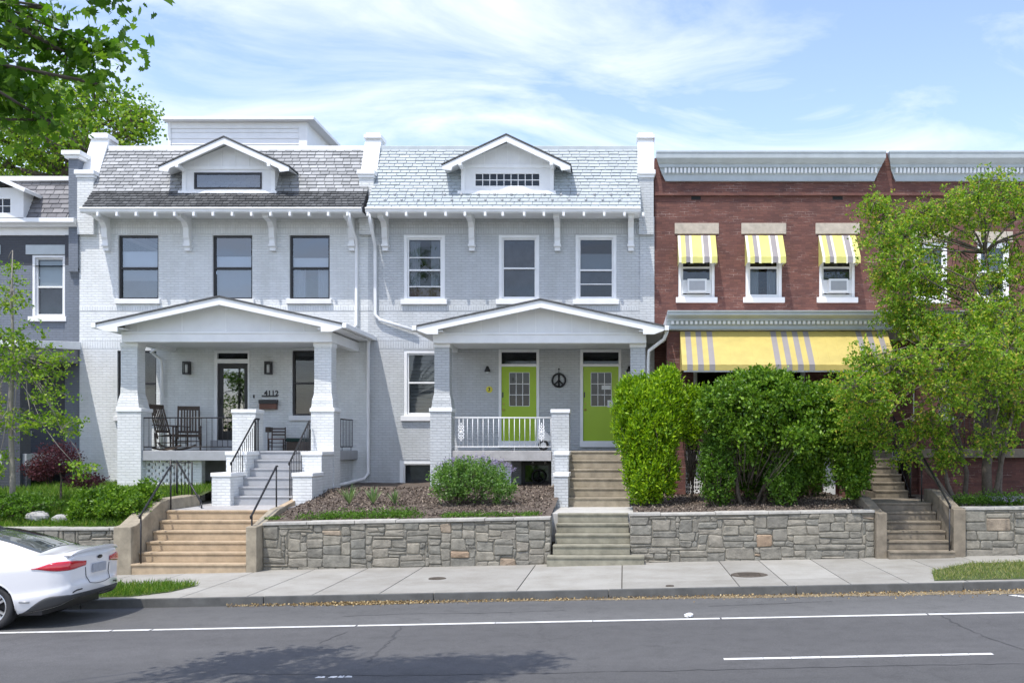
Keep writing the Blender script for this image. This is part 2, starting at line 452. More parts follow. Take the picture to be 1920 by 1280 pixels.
def fronds(C, per, cl_r, k=9, step=.022):
    nf = max(1, per // k); O = np.repeat(C, nf, 0); O = O + NR.normal(size=O.shape) * cl_r
    d = NR.normal(size=O.shape); d[:, 2] = d[:, 2] * .5 - .25; d /= np.linalg.norm(d, axis=1)[:, None]
    s = np.cross(d, np.array([0, 0, 1.0])); s /= np.linalg.norm(s, axis=1)[:, None] + 1e-9
    P = []
    for i in range(k): P.append(O + d * (step * i) + s * (.012 * (1 if i % 2 else -1)) - np.array([0, 0, 1.0]) * (.0009 * i * i))
    return np.concatenate(P)
def tree(t, trunk_pts, trunk_r, blobs, ncl, per, cl_r, leaf_size, lm, bark, flat=0.7, frond=False, limb_r=0.06, twig_r=0.008, p=0.45, up=0.0, lobes=False, elong=1.7, nlimb=3, width=0.5):
    tr = MB(); tr.tube(trunk_pts, trunk_r, 10)
    tips = Vector(trunk_pts[-1]); cands = []
    for q in trunk_pts[len(trunk_pts) // 2:]: cands.append((Vector(q), limb_r))
    bl = []
    for c, r, w in blobs:
        root = min(cands, key=lambda q: (q[0] - Vector(c)).length + (2.5 if q[0].z > c[2] + .4 else 0))[0]
        for k in range(nlimb):
            e = in_blob(c, [a * .6 for a in r], 1)[0]
            pts = limb(tr, root, e, limb_r * min(1, max(r) / 1.2), limb_r * .3, 0.12)
            bl += [(q, limb_r * .3) for q in pts[2:]]
    cl = []
    tot = sum(w for _, _, w in blobs)
    for c, r, w in blobs:
        cl.append(in_blob(c, r, max(2, int(ncl * w / tot)), p))
    cl = np.concatenate(cl)
    LP = np.array([tuple(q[0]) for q in bl])
    for c in cl:
        i = int(np.argmin(((LP - c) ** 2).sum(1)))
        limb(tr, LP[i], c, twig_r * 1.5, twig_r * .5, 0.1, 4, 3)
    tr.build('trunk', bark, t, smooth=True)
    n = len(cl) * per
    P = np.repeat(cl, per, 0) + NR.normal(size=(n, 3)) * np.array([cl_r, cl_r, cl_r * flat])
    if frond: P = fronds(cl, per, cl_r)
    leaves('crown', P, leaf_size, lm, t, up=up, lobes=lobes, elong=elong, width=width)

M['bark'] = plain('grey brown bark', (0.14, 0.115, 0.09), 0.9, var=0.4, nscale=14, bmp=0.8, bscale=25)
M['bark_pale'] = plain('pale smooth bark', (0.26, 0.24, 0.20), 0.85, var=0.3, nscale=14, bmp=0.5, bscale=25)
M['leaf_maple'] = leaf('dark maple leaf', [(0, (0.05, 0.12, 0.014)), (0.6, (0.10, 0.22, 0.022)), (1, (0.20, 0.34, 0.04))], 0.5)
M['leaf_bright'] = leaf('bright spring leaf', [(0, (0.08, 0.17, 0.015)), (0.5, (0.15, 0.28, 0.022)), (1, (0.32, 0.42, 0.05))], 0.42)
M['leaf_locust'] = leaf('locust leaf', [(0, (0.07, 0.16, 0.013)), (0.45, (0.17, 0.31, 0.022)), (0.8, (0.31, 0.45, 0.04)), (0.93, (0.48, 0.46, 0.07)), (1, (0.42, 0.27, 0.06))], 0.40)
M['leaf_arbor'] = leaf('yellow green arborvitae spray', [(0, (0.06, 0.15, 0.006)), (0.5, (0.20, 0.36, 0.008)), (1, (0.40, 0.56, 0.018))], 0.28)
M['leaf_shrub'] = leaf('glossy shrub leaf', [(0, (0.04, 0.11, 0.010)), (0.5, (0.11, 0.22, 0.018)), (1, (0.24, 0.39, 0.04))], 0.30, 0.38)
M['leaf_box'] = leaf('boxwood leaf', [(0, (0.035, 0.095, 0.010)), (1, (0.14, 0.27, 0.03))], 0.38)
M['leaf_lav'] = leaf('grey green catmint leaf', [(0, (0.07, 0.16, 0.03)), (0.7, (0.17, 0.31, 0.07)), (1, (0.27, 0.38, 0.16))], 0.4)
M['petal_lav'] = leaf('lavender petal', [(0, (0.25, 0.21, 0.42)), (1, (0.47, 0.42, 0.62))], 0.35, tcol=0.9)
M['leaf_yucca'] = leaf('yucca blade', [(0, (0.09, 0.17, 0.06)), (1, (0.26, 0.36, 0.16))], 0.2)
M['leaf_purple'] = leaf('purple maple leaf', [(0, (0.05, 0.014, 0.022)), (1, (0.16, 0.05, 0.07))], 0.4, tcol=1.0)
M['grass'] = leaf('grass blade', [(0, (0.07, 0.16, 0.018)), (0.7, (0.14, 0.27, 0.03)), (1, (0.30, 0.34, 0.08))], 0.4)
M['litter'] = islands('dry leaf litter', [(0, (0.14, 0.085, 0.035)), (0.5, (0.33, 0.23, 0.10)), (1, (0.52, 0.42, 0.24))], 0.9, 0.2, 0)
M['chips'] = islands('bark mulch chip', [(0, (0.05, 0.037, 0.028)), (0.6, (0.145, 0.108, 0.082)), (1, (0.35, 0.29, 0.225))], 0.95, 0.2, 0)

# ---------------------------------------------------------------- ground, road, pavement
def asphalt(name, base, crack=True, spots=1.0, longi=True):
    m, t, p = mat(name)
    big = ramp(t, noise_(t, 0.35, 6, 0.6, stretch=(0.15, 1.5, 1)), [(0.3, scale(base, 0.80)), (0.7, scale(base, 1.14))])
    fine = ramp(t, noise_(t, 60, 3, 0.8), [(0.3, (0.72,) * 3), (0.5, (1,) * 3), (0.75, (1.45,) * 3)])
    mid = ramp(t, noise_(t, 3.5, 8, 0.7), [(0.28, (0.80,) * 3), (0.5, (1,) * 3), (0.8, (1.12,) * 3)])
    c = mixc(t, big.outputs[0], fine.outputs[0], 1.0, 'MULTIPLY')
    c = mixc(t, c, mid.outputs[0], spots, 'MULTIPLY')
    if crack:
        tcn = t.nodes.new('ShaderNodeTexCoord'); dn = N(t, 'ShaderNodeTexNoise'); dn.inputs['Scale'].default_value = 0.8; dn.inputs['Detail'].default_value = 5
        t.links.new(tcn.outputs['Object'], dn.inputs['Vector'])
        ad = N(t, 'ShaderNodeVectorMath', operation='MULTIPLY_ADD'); ad.inputs[1].default_value = (1.2, 1.2, 0)
        t.links.new(dn.outputs['Color'], ad.inputs[0]); t.links.new(tcn.outputs['Object'], ad.inputs[2])
        vo = t.nodes.new('ShaderNodeTexVoronoi'); vo.feature = 'DISTANCE_TO_EDGE'; vo.inputs['Scale'].default_value = 0.22
        t.links.new(ad.outputs[0], vo.inputs['Vector'])
        k = ramp(t, vo.outputs['Distance'], [(0.0, (0.5,) * 3), (0.0035, (1,) * 3)])
        c = mixc(t, c, k.outputs[0], 0.3, 'MULTIPLY')
    t.links.new(c, p.inputs['Base Color']); p.inputs['Roughness'].default_value = 0.85
    bump(t, p, noise_(t, 70, 3, 0.8), 0.45, 0.006)
    return m
M['asphalt'] = asphalt('road asphalt', (0.088, 0.087, 0.087))
M['asphalt_park'] = asphalt('parking lane asphalt', (0.112, 0.112, 0.110), spots=1.0)
M['patch'] = asphalt('sealed asphalt crack', (0.06, 0.06, 0.063), False)
M['marking'] = plain('worn white road paint', (0.72, 0.72, 0.70), 0.7, var=0.25, nscale=9)
m, t, p = mat('sidewalk concrete')
g = t.nodes.new('ShaderNodeNewGeometry')
isl = ramp(t, g.outputs['Random Per Island'], [(0, (0.30, 0.29, 0.26)), (1, (0.365, 0.355, 0.32))])
nn_ = ramp(t, noise_(t, 1.3, 8, 0.7), [(0.3, (0.78, 0.76, 0.73)), (0.6, (1.03,) * 3)])
fn_ = ramp(t, noise_(t, 45, 3, 0.8), [(0.3, (0.88,) * 3), (0.7, (1.06,) * 3)])
t.links.new(mixc(t, mixc(t, isl.outputs[0], nn_.outputs[0], 1, 'MULTIPLY'), fn_.outputs[0], 1, 'MULTIPLY'), p.inputs['Base Color'])
p.inputs['Roughness'].default_value = 0.85; bump(t, p, noise_(t, 50, 4, 0.8), 0.3, 0.005)
M['sidewalk'] = m
M['curb'] = plain('weathered curb stone', (0.115, 0.117, 0.113), 0.85, var=0.3, nscale=4, bmp=0.4)
M['joint'] = plain('joint dirt', (0.10, 0.09, 0.075), 0.95)
M['soil'] = plain('bark mulch soil', (0.125, 0.098, 0.078), 0.95, var=0.45, nscale=9, bmp=0.8, bscale=30)
M['turf'] = plain('turf soil', (0.07, 0.10, 0.03), 0.95, var=0.4, nscale=6, bmp=0.7)
M['earth'] = plain('far ground', (0.10, 0.11, 0.06), 0.95, var=0.3, nscale=0.3)

def sheet(x0, x1, y0, y1, h, mb=None, nx=1):
    mb = mb or MB()
    mb.add([(x0, y0, G(x0, h)), (x1, y0, G(x1, h)), (x1, y1, G(x1, h)), (x0, y1, G(x0, h))], [(0, 1, 2, 3)])
    return mb
YL, YC, YW = 14.5, 16.62, 20.3          # edge line, curb face, front of garden walls
struct('ground', sheet(-420, 420, -420, 520, -0.30), 'earth')
struct('road', sheet(-70, 70, -9, 14.56, 0.0), 'asphalt')
struct('parking_lane', sheet(-70, 70, 14.56, YC, 0.0), 'asphalt_park')
# kerb stones with joints
mb = MB(); x = -60.0
def tilt_box(mb, x0, x1, y0, y1, h0, h1, mi=0):
    mb.hexa([(x0, y0, G(x0, h0)), (x1, y0, G(x1, h0)), (x1, y1, G(x1, h0)), (x0, y1, G(x0, h0)), (x0, y0, G(x0, h1)), (x1, y0, G(x1, h1)), (x1, y1, G(x1, h1)), (x0, y1, G(x0, h1))], mi)
while x < 60:
    l = R.uniform(2.6, 3.2); tilt_box(mb, x, x + l - 0.012, YC, YC + 0.17, -0.3, 0.15 + R.uniform(-.003, .003)); x += l
struct('curb', mb, 'curb', bevel=0.015)
# slabs, placed where the photo's joints are; back row and front row in places
jx = [-60]; 
front = [X(p_, 16.8) for p_ in (-260, -140, -30, 80, 190, 345, 470, 590, 715, 970, 1166, 1385, 1475, 1592, 1700, 1810, 1930, 2050, 2170)]
xs = [-60, -50, -40, -30, -24, -19] + [q for q in front if q > -18.5] + [10.5, 12.5, 15, 18, 22, 28, 36, 46, 60]
mb = MB(); mj = MB()
sheet(-60, 60, YC + .17, YW + 0.3, 0.135, mj)
struct('sidewalk_bed', mj, 'joint')
holes = [(X(1370, 18.7), X(1450, 18.7), 18.4, 19.1)]
for a, b in zip(xs[:-1], xs[1:]):
    g_ = 0.009
    if X(1260, 16.8) < (a + b) / 2 < X(1600, 16.8):
        tilt_box(mb, a + g_, b - g_, YC + .03, 17.45, 0.05, 0.153)
        tilt_box(mb, a + g_, b - g_, 17.45 + g_, YW + 0.15, 0.05, 0.153)
    else:
        tilt_box(mb, a + g_, b - g_, YC + .03, YW + 0.15, 0.05, 0.153)
struct('sidewalk', mb, 'sidewalk', bevel=0.006)
# markings
mb = MB()
x = -40.0
while x < 40:
    l = R.uniform(0.5, 2.2); j = R.uniform(-.008, .008)
    mb.add([(x, YL - .055 + j, G(x, .004)), (x + l, YL - .055 - j, G(x + l, .004)), (x + l, YL + .055 + j, G(x + l, .004)), (x, YL + .055 - j, G(x, .004))], [(0, 1, 2, 3)])
    x += l + R.choice([0.0, 0.01, 0.03])
tag(mb.build('edge_line', 'marking'), kind='structure')
mb = MB()
yd = F * EYE / (1239 - HY)
for k in range(-4, 5):
    a = X(1357, yd) + k * 12.2; b = X(1862, yd) + k * 12.2 - 0.0
    if k != 0 and abs(k) < 1: continue
    x = a
    while x < b - .05:
        l = min(R.uniform(.25, .6), b - x)
        mb.add([(x, yd - .05, G(x, .004)), (x + l - .006, yd - .05, G(x + l, .004)), (x + l - .006, yd + .05, G(x + l, .004)), (x, yd + .05, G(x, .004))], [(0, 1, 2, 3)]); x += l
tag(mb.build('lane_dash', 'marking'), kind='structure')
mb = MB()   # parking tick at the far right, worn scraps of lettering on the lane
xa, ya = X(1895, 16.0), 16.1
mb.add([(xa, ya, G(xa, .004)), (xa + .5, ya - .75, G(xa + .5, .004)), (xa + .62, ya - .72, G(xa + .62, .004)), (xa + .12, ya + .03, G(xa + .12, .004))], [(0, 1, 2, 3)])
for px_, w in ((592, .1), (602, .05), (617, .08), (626, .04), (634, .06), (641, .03), (647, .09)):
    D_ = 11.25; x = X(px_, D_); 
    mb.add([(x, D_ - R.uniform(.03, .08), G(x, .004)), (x + w, D_ - R.uniform(.02, .07), G(x, .004)), (x + w * .8, D_ + R.uniform(0, .04), G(x, .004)), (x + w * .2, D_ + R.uniform(.02, .06), G(x, .004))], [(0, 1, 2, 3)])
tag(mb.build('worn_marking', 'marking'), kind='structure')
# sealed cracks
def crack(mb, pts, w):
    pp = []
    for (a, b) in zip(pts[:-1], pts[1:]):
        n = max(2, int(math.dist(a, b) / .12))
        for i in range(n):
            t_ = i / n; pp.append((a[0] + (b[0] - a[0]) * t_ + R.uniform(-.025, .025), a[1] + (b[1] - a[1]) * t_ + R.uniform(-.025, .025)))
    pp.append(pts[-1])
    L = []
    for i, (x, y) in enumerate(pp):
        x2, y2 = pp[min(i + 1, len(pp) - 1)]; x1, y1 = pp[max(i - 1, 0)]
        d = Vector((x2 - x1, y2 - y1)).normalized(); ww = w * R.uniform(.3, 1.2)
        L.append((x - d.y * ww, y + d.x * ww, G(x, .003))); L.append((x + d.y * ww, y - d.x * ww, G(x, .003)))
    mb.add(L, [(2 * i, 2 * i + 1, 2 * i + 3, 2 * i + 2) for i in range(len(pp) - 1)])
def gp(px_, py_):     # point of the road under a photo pixel
    D_ = 12.0
    for _ in range(8): D_ = F * (EYE - G(X(px_, D_))) / (py_ - HY)
    return (X(px_, D_), D_)
mb = MB()
crack(mb, [gp(752, 1174), gp(735, 1198), gp(715, 1215), gp(690, 1240)], .018)
crack(mb, [gp(1160, 1258), gp(1250, 1257), gp(1400, 1253), gp(1560, 1250), gp(1700, 1247), gp(1920, 1243), gp(2300, 1236)], .014)
crack(mb, [gp(430, 1262), gp(700, 1266), gp(1000, 1262), gp(1160, 1258)], .010)
crack(mb, [gp(1752, 1146), gp(1800, 1172), gp(1860, 1198), gp(1940, 1222)], .014)
crack(mb, [gp(655, 1183), gp(620, 1195), gp(600, 1205)], .010)
crack(mb, [gp(1330, 1136), gp(1450, 1131), gp(1560, 1127)], .012)
crack(mb, [gp(640, 1155), gp(760, 1150), gp(900, 1149), gp(1060, 1143)], .010)
tag(mb.build('sealed_crack', 'patch'), kind='structure')
# utility covers in the walk
def cover(px_, py_, r, label, cat='utility cover', m='old_concrete', name='utility_cover'):
    D_ = F * (EYE - G(X(px_, 18), .155)) / (py_ - HY); x = X(px_, D_)
    mb = MB(); mb.tube([(x, D_, G(x, .12)), (x, D_, G(x, .161))], r, 28); mb.ring((x, D_, G(x, .161)), r * .9, .008, 'z')
    for k in range(-3, 4): mb.box(x - r * .6, x + r * .6, D_ + k * r * .18 - .008, D_ + k * r * .18 + .008, G(x, .16), G(x, .166))
    o = mb.build(name, m, loc=(x, D_, G(x, .15))); tag(o, label, cat)
M['castiron'] = plain('rusty cast iron', (0.115, 0.095, 0.075), 0.8, 0.2, var=0.3, nscale=10)
cover(1405, 1077, 0.33, 'round rusty iron manhole cover in the sidewalk left of the right-hand stairs', 'manhole cover', 'castiron', 'manhole_cover')
cover(1256, 1098, 0.07, 'tiny round iron valve lid set in the sidewalk near the kerb', 'utility cover', 'castiron')
cover(820, 1084, 0.16, 'small dark disc added in place of a sidewalk stain below the long stone wall', 'utility cover', 'castiron')  # added disc standing in for a dark stain on the paving

# grass patches in the walk, litter in the gutter
def grass_patch(name, poly, h, n, size, label, cat='grass', m='grass', **k_):
    xs_ = [p[0] for p in poly]; ys_ = [p[1] for p in poly]
    pts = []
    while len(pts) < n:
        x = R.uniform(min(xs_), max(xs_)); y = R.uniform(min(ys_), max(ys_)); c = False
        for i in range(len(poly)):
            (x1, y1), (x2, y2) = poly[i], poly[(i + 1) % len(poly)]
            if (y1 > y) != (y2 > y) and x < (x2 - x1) * (y - y1) / (y2 - y1) + x1: c = not c
        if c: pts.append((x, y, G(x, h)))
    o = leaves(name, pts, size, M[m], None, elong=3.6, up=1.6, width=0.16, kind='stuff')
    return tag(o, label, cat)
mb = MB()
def gq(poly, h): mb.add([(x, y, G(x, h)) for x, y in poly], [tuple(range(len(poly)))])
pa = [(-12.6, 16.82), (-8.2, 16.82), (-7.75, 17.3), (-7.6, 18.1), (-8.2, 18.35), (-12.6, 18.2)]
pb = [(5.15, 16.82), (14, 16.82), (14, 19.4), (6.5, 19.1), (5.5, 18.1)]
gq(pa, .159); gq(pb, .159)
tag(mb.build('verge_soil', 'turf'), kind='structure')
grass_patch('verge_grass', pa, .155, 9000, .035, 'tuft of unmown grass on the sidewalk edge behind the white car')
M['grass_dry'] = leaf('dry grass blade', [(0, (0.09, 0.15, 0.02)), (0.5, (0.19, 0.26, 0.05)), (0.8, (0.38, 0.36, 0.14)), (1, (0.48, 0.42, 0.22))], 0.3)
grass_patch('verge_grass', pb, .155, 17000, .022, 'patchy grass verge at the lower right beside the kerb', m='grass_dry')
n = 5200
gx = NR.uniform(-6.5, 12, n); gx = np.where(NR.uniform(size=n) < .35, NR.normal(-4.2, .5, n), gx)
gy = YC - np.abs(NR.normal(0, 1, n)) * (0.09 + 0.17 * np.clip((gx + 1) / 6, 0, 1))
tag(leaves('leaf_litter', np.stack([gx, gy, .02 * gx + NR.uniform(.006, .03, n)], 1), .018, M['litter'], None, elong=1.6, fold=.2, width=.7, kind='stuff'),
    'dry brown leaf litter gathered along the gutter', 'leaf litter')
mb = MB()
def gut(px0, px1, w): 
    a, b = X(px0, 16.5), X(px1, 16.5); k = 18
    for i in range(k):
        x0 = a + (b - a) * i / k; x1 = a + (b - a) * (i + 1) / k
        mb.add([(x0, YC - w(i / k), G(x0, .003)), (x1, YC - w((i + 1) / k), G(x1, .003)), (x1, YC, G(x1, .003)), (x0, YC, G(x0, .003))], [(0, 1, 2, 3)])
gut(630, 1120, lambda t: .10 + .04 * math.sin(t * 9)); gut(1120, 2300, lambda t: .16 + .22 * min(1, t * 1.3) + .03 * math.sin(t * 31))
M['gutter_dirt'] = plain('sandy gutter dirt', (0.25, 0.20, 0.125), 0.95, var=0.35, nscale=6, bmp=0.5)
tag(mb.build('gutter_dirt', 'gutter_dirt'), kind='structure')
# a crumpled white rag on the edge line
mb = MB(); x, y = gp(1292, 1156)
mb.blob((x, y, G(x, .03)), (.07, .05, .03), 9, 6, 0, .35)
tag(mb.build('paper_scrap', 'white', loc=(x, y, G(x))), 'crumpled white scrap lying on the white road edge line', 'litter')

# ---------------------------------------------------------------- gardens behind the stone walls
def bed(name, x0, x1, prof, m, kind='structure', amp=.03):
    mb = MB(); nx = max(2, int((x1 - x0) / .25)); ys = []
    for (a, za), (b, zb) in zip(prof[:-1], prof[1:]):
        n = max(1, int((b - a) / .25))
        for i in range(n): ys.append((a + (b - a) * i / n, za + (zb - za) * i / n))
    ys.append(prof[-1]); ys[0:0] = [(prof[0][0] - .02, prof[0][1] - .7)]; g = []
    for i in range(nx + 1):
        for y, z in ys:
            x = x0 + (x1 - x0) * i / nx
            g.append((x, y, z + R.uniform(-amp, amp) + .012 * (x - x0)))
    k = len(ys)
    mb.add(g, [(i * k + j, (i + 1) * k + j, (i + 1) * k + j + 1, i * k + j + 1) for i in range(nx) for j in range(k - 1)])
    return tag(mb.build(name, m, smooth=True), kind='structure')
def lerp_prof(prof, y):
    for (a, za), (b, zb) in zip(prof[:-1], prof[1:]):
        if a <= y <= b: return za + (zb - za) * (y - a) / (b - a)
    return prof[-1][1]
PL = [(20.55, 0.68), (21.5, 0.90), (23.5, 1.16), (25, 1.28), (28, 1.32)]
PM = [(20.55, 0.96), (21.4, 1.06), (23, 1.22), (24.6, 1.42), (28, 1.48)]
PR = [(20.55, 1.08), (22, 1.16), (24, 1.26), (28, 1.3)]
bed('lawn', -24, -9.9, PL, 'turf')
bed('mulch_bed', -7.28, -1.5, PM, 'soil')
bed('mulch_bed', 0.2, 5.1, PR, 'soil')
bed('garden_bed', 6.9, 18, PR, 'soil')
def slab(name, x0, x1, y0, y1, z, th, m='concrete'): return struct(name, MB().box(x0, x1, y0, y1, z - th, z), m, bevel=.01)
slab('path', -9.72, -7.45, 21.5, 27.5, 1.125, .6, 'stonegrey')
slab('path', -12.0, -9.73, 23.6, 27.5, 1.12, .6, 'stonegrey')
slab('path', -1.52, 0.2, 21.2, 27.5, 1.085, .6)
slab('path', -2.75, -1.53, 22.3, 27.5, 1.08, .6)
slab('path', 5.05, 6.85, 22.1, 23.6, 1.28, .6, 'old_concrete')
n = 11000
px_ = NR.uniform(-7.2, -1.6, n); py_ = NR.uniform(20.6, 24.9, n)
tag(leaves('mulch_chips', [(a, b, lerp_prof(PM, b) + .012 * (a + 7.28) + .02) for a, b in zip(px_, py_)], .030, M['chips'], None, elong=1.7, fold=.1, width=.5, kind='stuff'), 'loose brown bark chips covering the raised bed between the two stairs', 'mulch')
px_ = NR.uniform(0.25, 5.0, 7000); py_ = NR.uniform(20.6, 24.9, 7000)
tag(leaves('mulch_chips', [(a, b, lerp_prof(PR, b) + .012 * (a - .2) + .02) for a, b in zip(px_, py_)], .030, M['chips'], None, elong=1.7, fold=.1, width=.5, kind='stuff'), 'loose brown bark chips under the clipped bushes on the right', 'mulch')

# ---------------------------------------------------------------- rubble walls built stone by stone
def stone_wall(x0, x1, top0, top1, label, seed, y=YW, th=.32, end=None):
    rr = random.Random(seed)
    t = thing('stone_wall', ((x0 + x1) / 2, y, G((x0 + x1) / 2, .15)), label, 'stone wall', 'stone garden walls along the sidewalk')
    top = lambda x: top0 + (top1 - top0) * (x - x0) / (x1 - x0)
    mb = MB()
    mb.hexa([(x0, y + .014, -.4), (x1, y + .014, -.4), (x1, y + th, -.4), (x0, y + th, -.4), (x0, y + .014, top0 - .02), (x1, y + .014, top1 - .02), (x1, y + th, top1 - .02), (x0, y + th, top0 - .02)])
    mb.build('mortar', 'mortar', t)
    st = MB()
    cell = .062; nx = int((x1 - x0) / cell); cell = (x1 - x0) / nx
    zb = min(G(x0), G(x1)) + .03; nz = int((max(top0, top1) - zb) / .062) + 1
    occ = [[False] * nz for _ in range(nx)]
    warp = {}
    def P(i, k):
        if (i, k) not in warp:
            warp[(i, k)] = (rr.uniform(-.024, .024) if 0 < i < nx else 0, rr.uniform(-.017, .017))
        a, b = warp[(i, k)]
        return x0 + i * cell + a, zb + k * .062 + b
    order = [(i, k) for k in range(nz) for i in range(nx)]
    for i, k in order:
        if occ[i][k]: continue
        w = rr.choice([4, 5, 5, 6, 6, 7, 8, 9]); h = rr.choice([1, 2, 2, 2, 3, 3, 3, 4])
        if h <= 2: w = rr.choice([4, 6, 7, 8, 10])
        w = min(w, nx - i); h = min(h, nz - k)
        ww = 0
        while ww < w and not occ[i + ww][k]: ww += 1
        w = ww
        if nx - (i + w) in (1,) : w = min(w + 1, nx - i)
        for b in range(h):
            if any(occ[i + a][k + b] for a in range(w) if i + a < nx): h = b; break
        h = max(1, h)
        for a in range(w):
            for b in range(h):
                if i + a < nx: occ[i + a][k + b] = True
        cs = [P(i, k), P(i + w, k), P(i + w, k + h), P(i, k + h)]
        cx_ = sum(c[0] for c in cs) / 4
        tp = top(cx_) - .055
        cs = [(cx, min(cz, tp)) for cx, cz in cs]
        gx0 = cs[0][1]
        if cs[2][1] - cs[0][1] < .03: continue
        if max(c[1] for c in cs) < G(cx_, .13): continue
        mx, mz = cx_, sum(c[1] for c in cs) / 4
        g = rr.uniform(.003, .007)
        def pull(c, d): 
            vx, vz = mx - c[0], mz - c[1]; return (c[0] + math.copysign(min(d, abs(vx)), vx), c[1] + math.copysign(min(d, abs(vz)), vz))
        # rounded outline: 8 points
        base = [pull(c, g) for c in cs]; pts = []
        for q in range(4):
            c = base[q]; pr = base[q - 1]; nx_ = base[(q + 1) % 4]
            def toward(c, d, r): 
                L = math.dist(c, d) or 1; return (c[0] + (d[0] - c[0]) * r / L, c[1] + (d[1] - c[1]) * r / L)
            r_ = rr.uniform(.010, .028)
            pts.append(toward(c, pr, r_)); pts.append(toward(c, nx_, r_))
        fr = rr.uniform(.0, .022)
        n = len(pts)
        bk = [(a, y + .045, b) for a, b in pts]
        mid = [(a, y + .012 - fr, b) for a, b in pts]
        fn = [(pull((a, b), .016)[0] + rr.uniform(-.002, .002), y - .004 - fr + rr.uniform(-.006, .006), pull((a, b), .016)[1]) for a, b in pts]
        ce = [(mx, y - .006 - fr + rr.uniform(-.008, .008), mz)]
        vs = bk + mid + fn + ce; F_ = []
        for q in range(n):
            q2 = (q + 1) % n
            F_.append((q, q2, n + q2, n + q)); F_.append((n + q, n + q2, 2 * n + q2, 2 * n + q)); F_.append((2 * n + q, 2 * n + q2, 3 * n))
        st.add(vs, F_)
    st.build('stonework', 'stone', t)
    cp = MB(); x = x0
    while x < x1 - .05:
        l = min(rr.uniform(.55, 1.1), x1 - x); 
        if x1 - (x + l) < .2: l = x1 - x
        a, b = x + .004, x + l - .004; j = rr.uniform(-.008, .012); j2 = rr.uniform(-.02, .01)
        cp.hexa([(a, y - .03 + j2, top(a) - .052), (b, y - .03 + j2, top(b) - .052), (b, y + th + .02, top(b) - .052), (a, y + th + .02, top(a) - .052),
                 (a, y - .03 + j2, top(a) + j), (b, y - .03 + j2, top(b) + j), (b, y + th + .02, top(b) + j), (a, y + th + .02, top(a) + j)])
        x += l
    cp.build('coping', 'stone_cap', t, bevel=.008)
    return t
stone_wall(-24, -10.06, 0.84, 0.86, 'low rubble stone wall behind the white car, below the lawn at far left', 3)
stone_wall(-7.235, -1.47, 0.955, 1.07, 'long grey rubble stone wall between the tan stairs and the narrow middle stairs', 5)
stone_wall(.12, 5.02, 1.14, 1.21, 'rubble stone wall with an orange block, under the clipped green bushes', 8)
stone_wall(6.82, 18, 1.26, 1.35, 'rubble stone wall right of the right-hand stairs, behind the grass verge', 11)

# ---------------------------------------------------------------- steps
def steps(x0s, x1s, y0, z0, z1, n, run, yend, m, parent, name='steps', nose=.02, zslope=True):
    mb = MB(); rise = (z1 - z0) / n
    for i in range(n):
        a = x0s[i] if isinstance(x0s, list) else x0s; b = x1s[i] if isinstance(x1s, list) else x1s
        ya = y0 + i * run
        mb.box(a, b, ya, yend, z0 + i * rise - (.35 if i == 0 else 0), z0 + (i + 1) * rise - .045)
        mb.box(a - .002, b + .002, ya - nose, (ya + run - .003) if i < n - 1 else yend, z0 + (i + 1) * rise - .045, z0 + (i + 1) * rise)
    return mb.build(name, m, parent, bevel=.008)
def cheek(parent, x0, x1, pts, m, zb=-.35):      # sloping side wall: pts (y, z) along its top
    poly = [(pts[0][0], zb)] + [(pts[-1][0], zb)] + pts[::-1]
    return MB().prism_x([(a, b) for a, b in poly], x0, x1).build('cheek_wall', m, parent, bevel=.015)
def handrail(pts, label, posts=True, bal=False, mt='iron', r=.021, zb=None, name='handrail', group=None, hook=True):
    """pts: (x, y, ztop, zbase) along the rail"""
    t = thing(name, (pts[0][0], pts[0][1], pts[0][3]), label, 'handrail', group)
    mb = MB(); P = [Vector((p[0], p[1], p[2])) for p in pts]
    if hook: P = [P[0] + Vector((0, -.05, -.07)), P[0] + Vector((0, -.06, -.01))] + P + [P[-1] + Vector((0, .07, 0))]
    mb.tube(P, r, 8); mb.build('rail', mt, t, smooth=True)
    for p in pts:
        MB().tube([(p[0], p[1], p[3] - .1), (p[0], p[1], p[2])], .017, 8).build('post', mt, t, smooth=True)
    if bal:
        b = MB(); a, c = pts[0], pts[-1]; L = math.dist(a[:2], c[:2]); n = max(2, int(L / .115))
        for i in range(1, n):
            q = i / n; f = lambda k: a[k] + (c[k] - a[k]) * q
            b.tube([(f(0), f(1), f(3) + .06), (f(0), f(1), f(2))], .0085, 6)
        b.tube([(a[0], a[1], a[3] + .08), (c[0], c[1], c[3] + .08)], .011, 6)
        b.build('balusters', mt, t, smooth=True)
    return t

gs = thing('garden_steps', (-8.6, 20, G(-8.6, .15)), 'wide tan concrete steps rising from the sidewalk at left, between flared side walls', 'steps', 'stairs from the sidewalk')
steps([-9.72] + [-9.70] * 5, -7.455, 19.98, -.02, 1.13, 6, .30, 21.6, 'tan', gs)
cheek(gs, -10.06, -9.71, [(19.96, .90), (20.2, .92), (21.25, 1.32), (21.6, 1.36), (23.2, 1.38)], 'tan_dark')
cheek(gs, -7.452, -7.24, [(19.96, .90), (20.35, .92), (21.3, 1.17), (21.7, 1.2)], 'tan_dark')
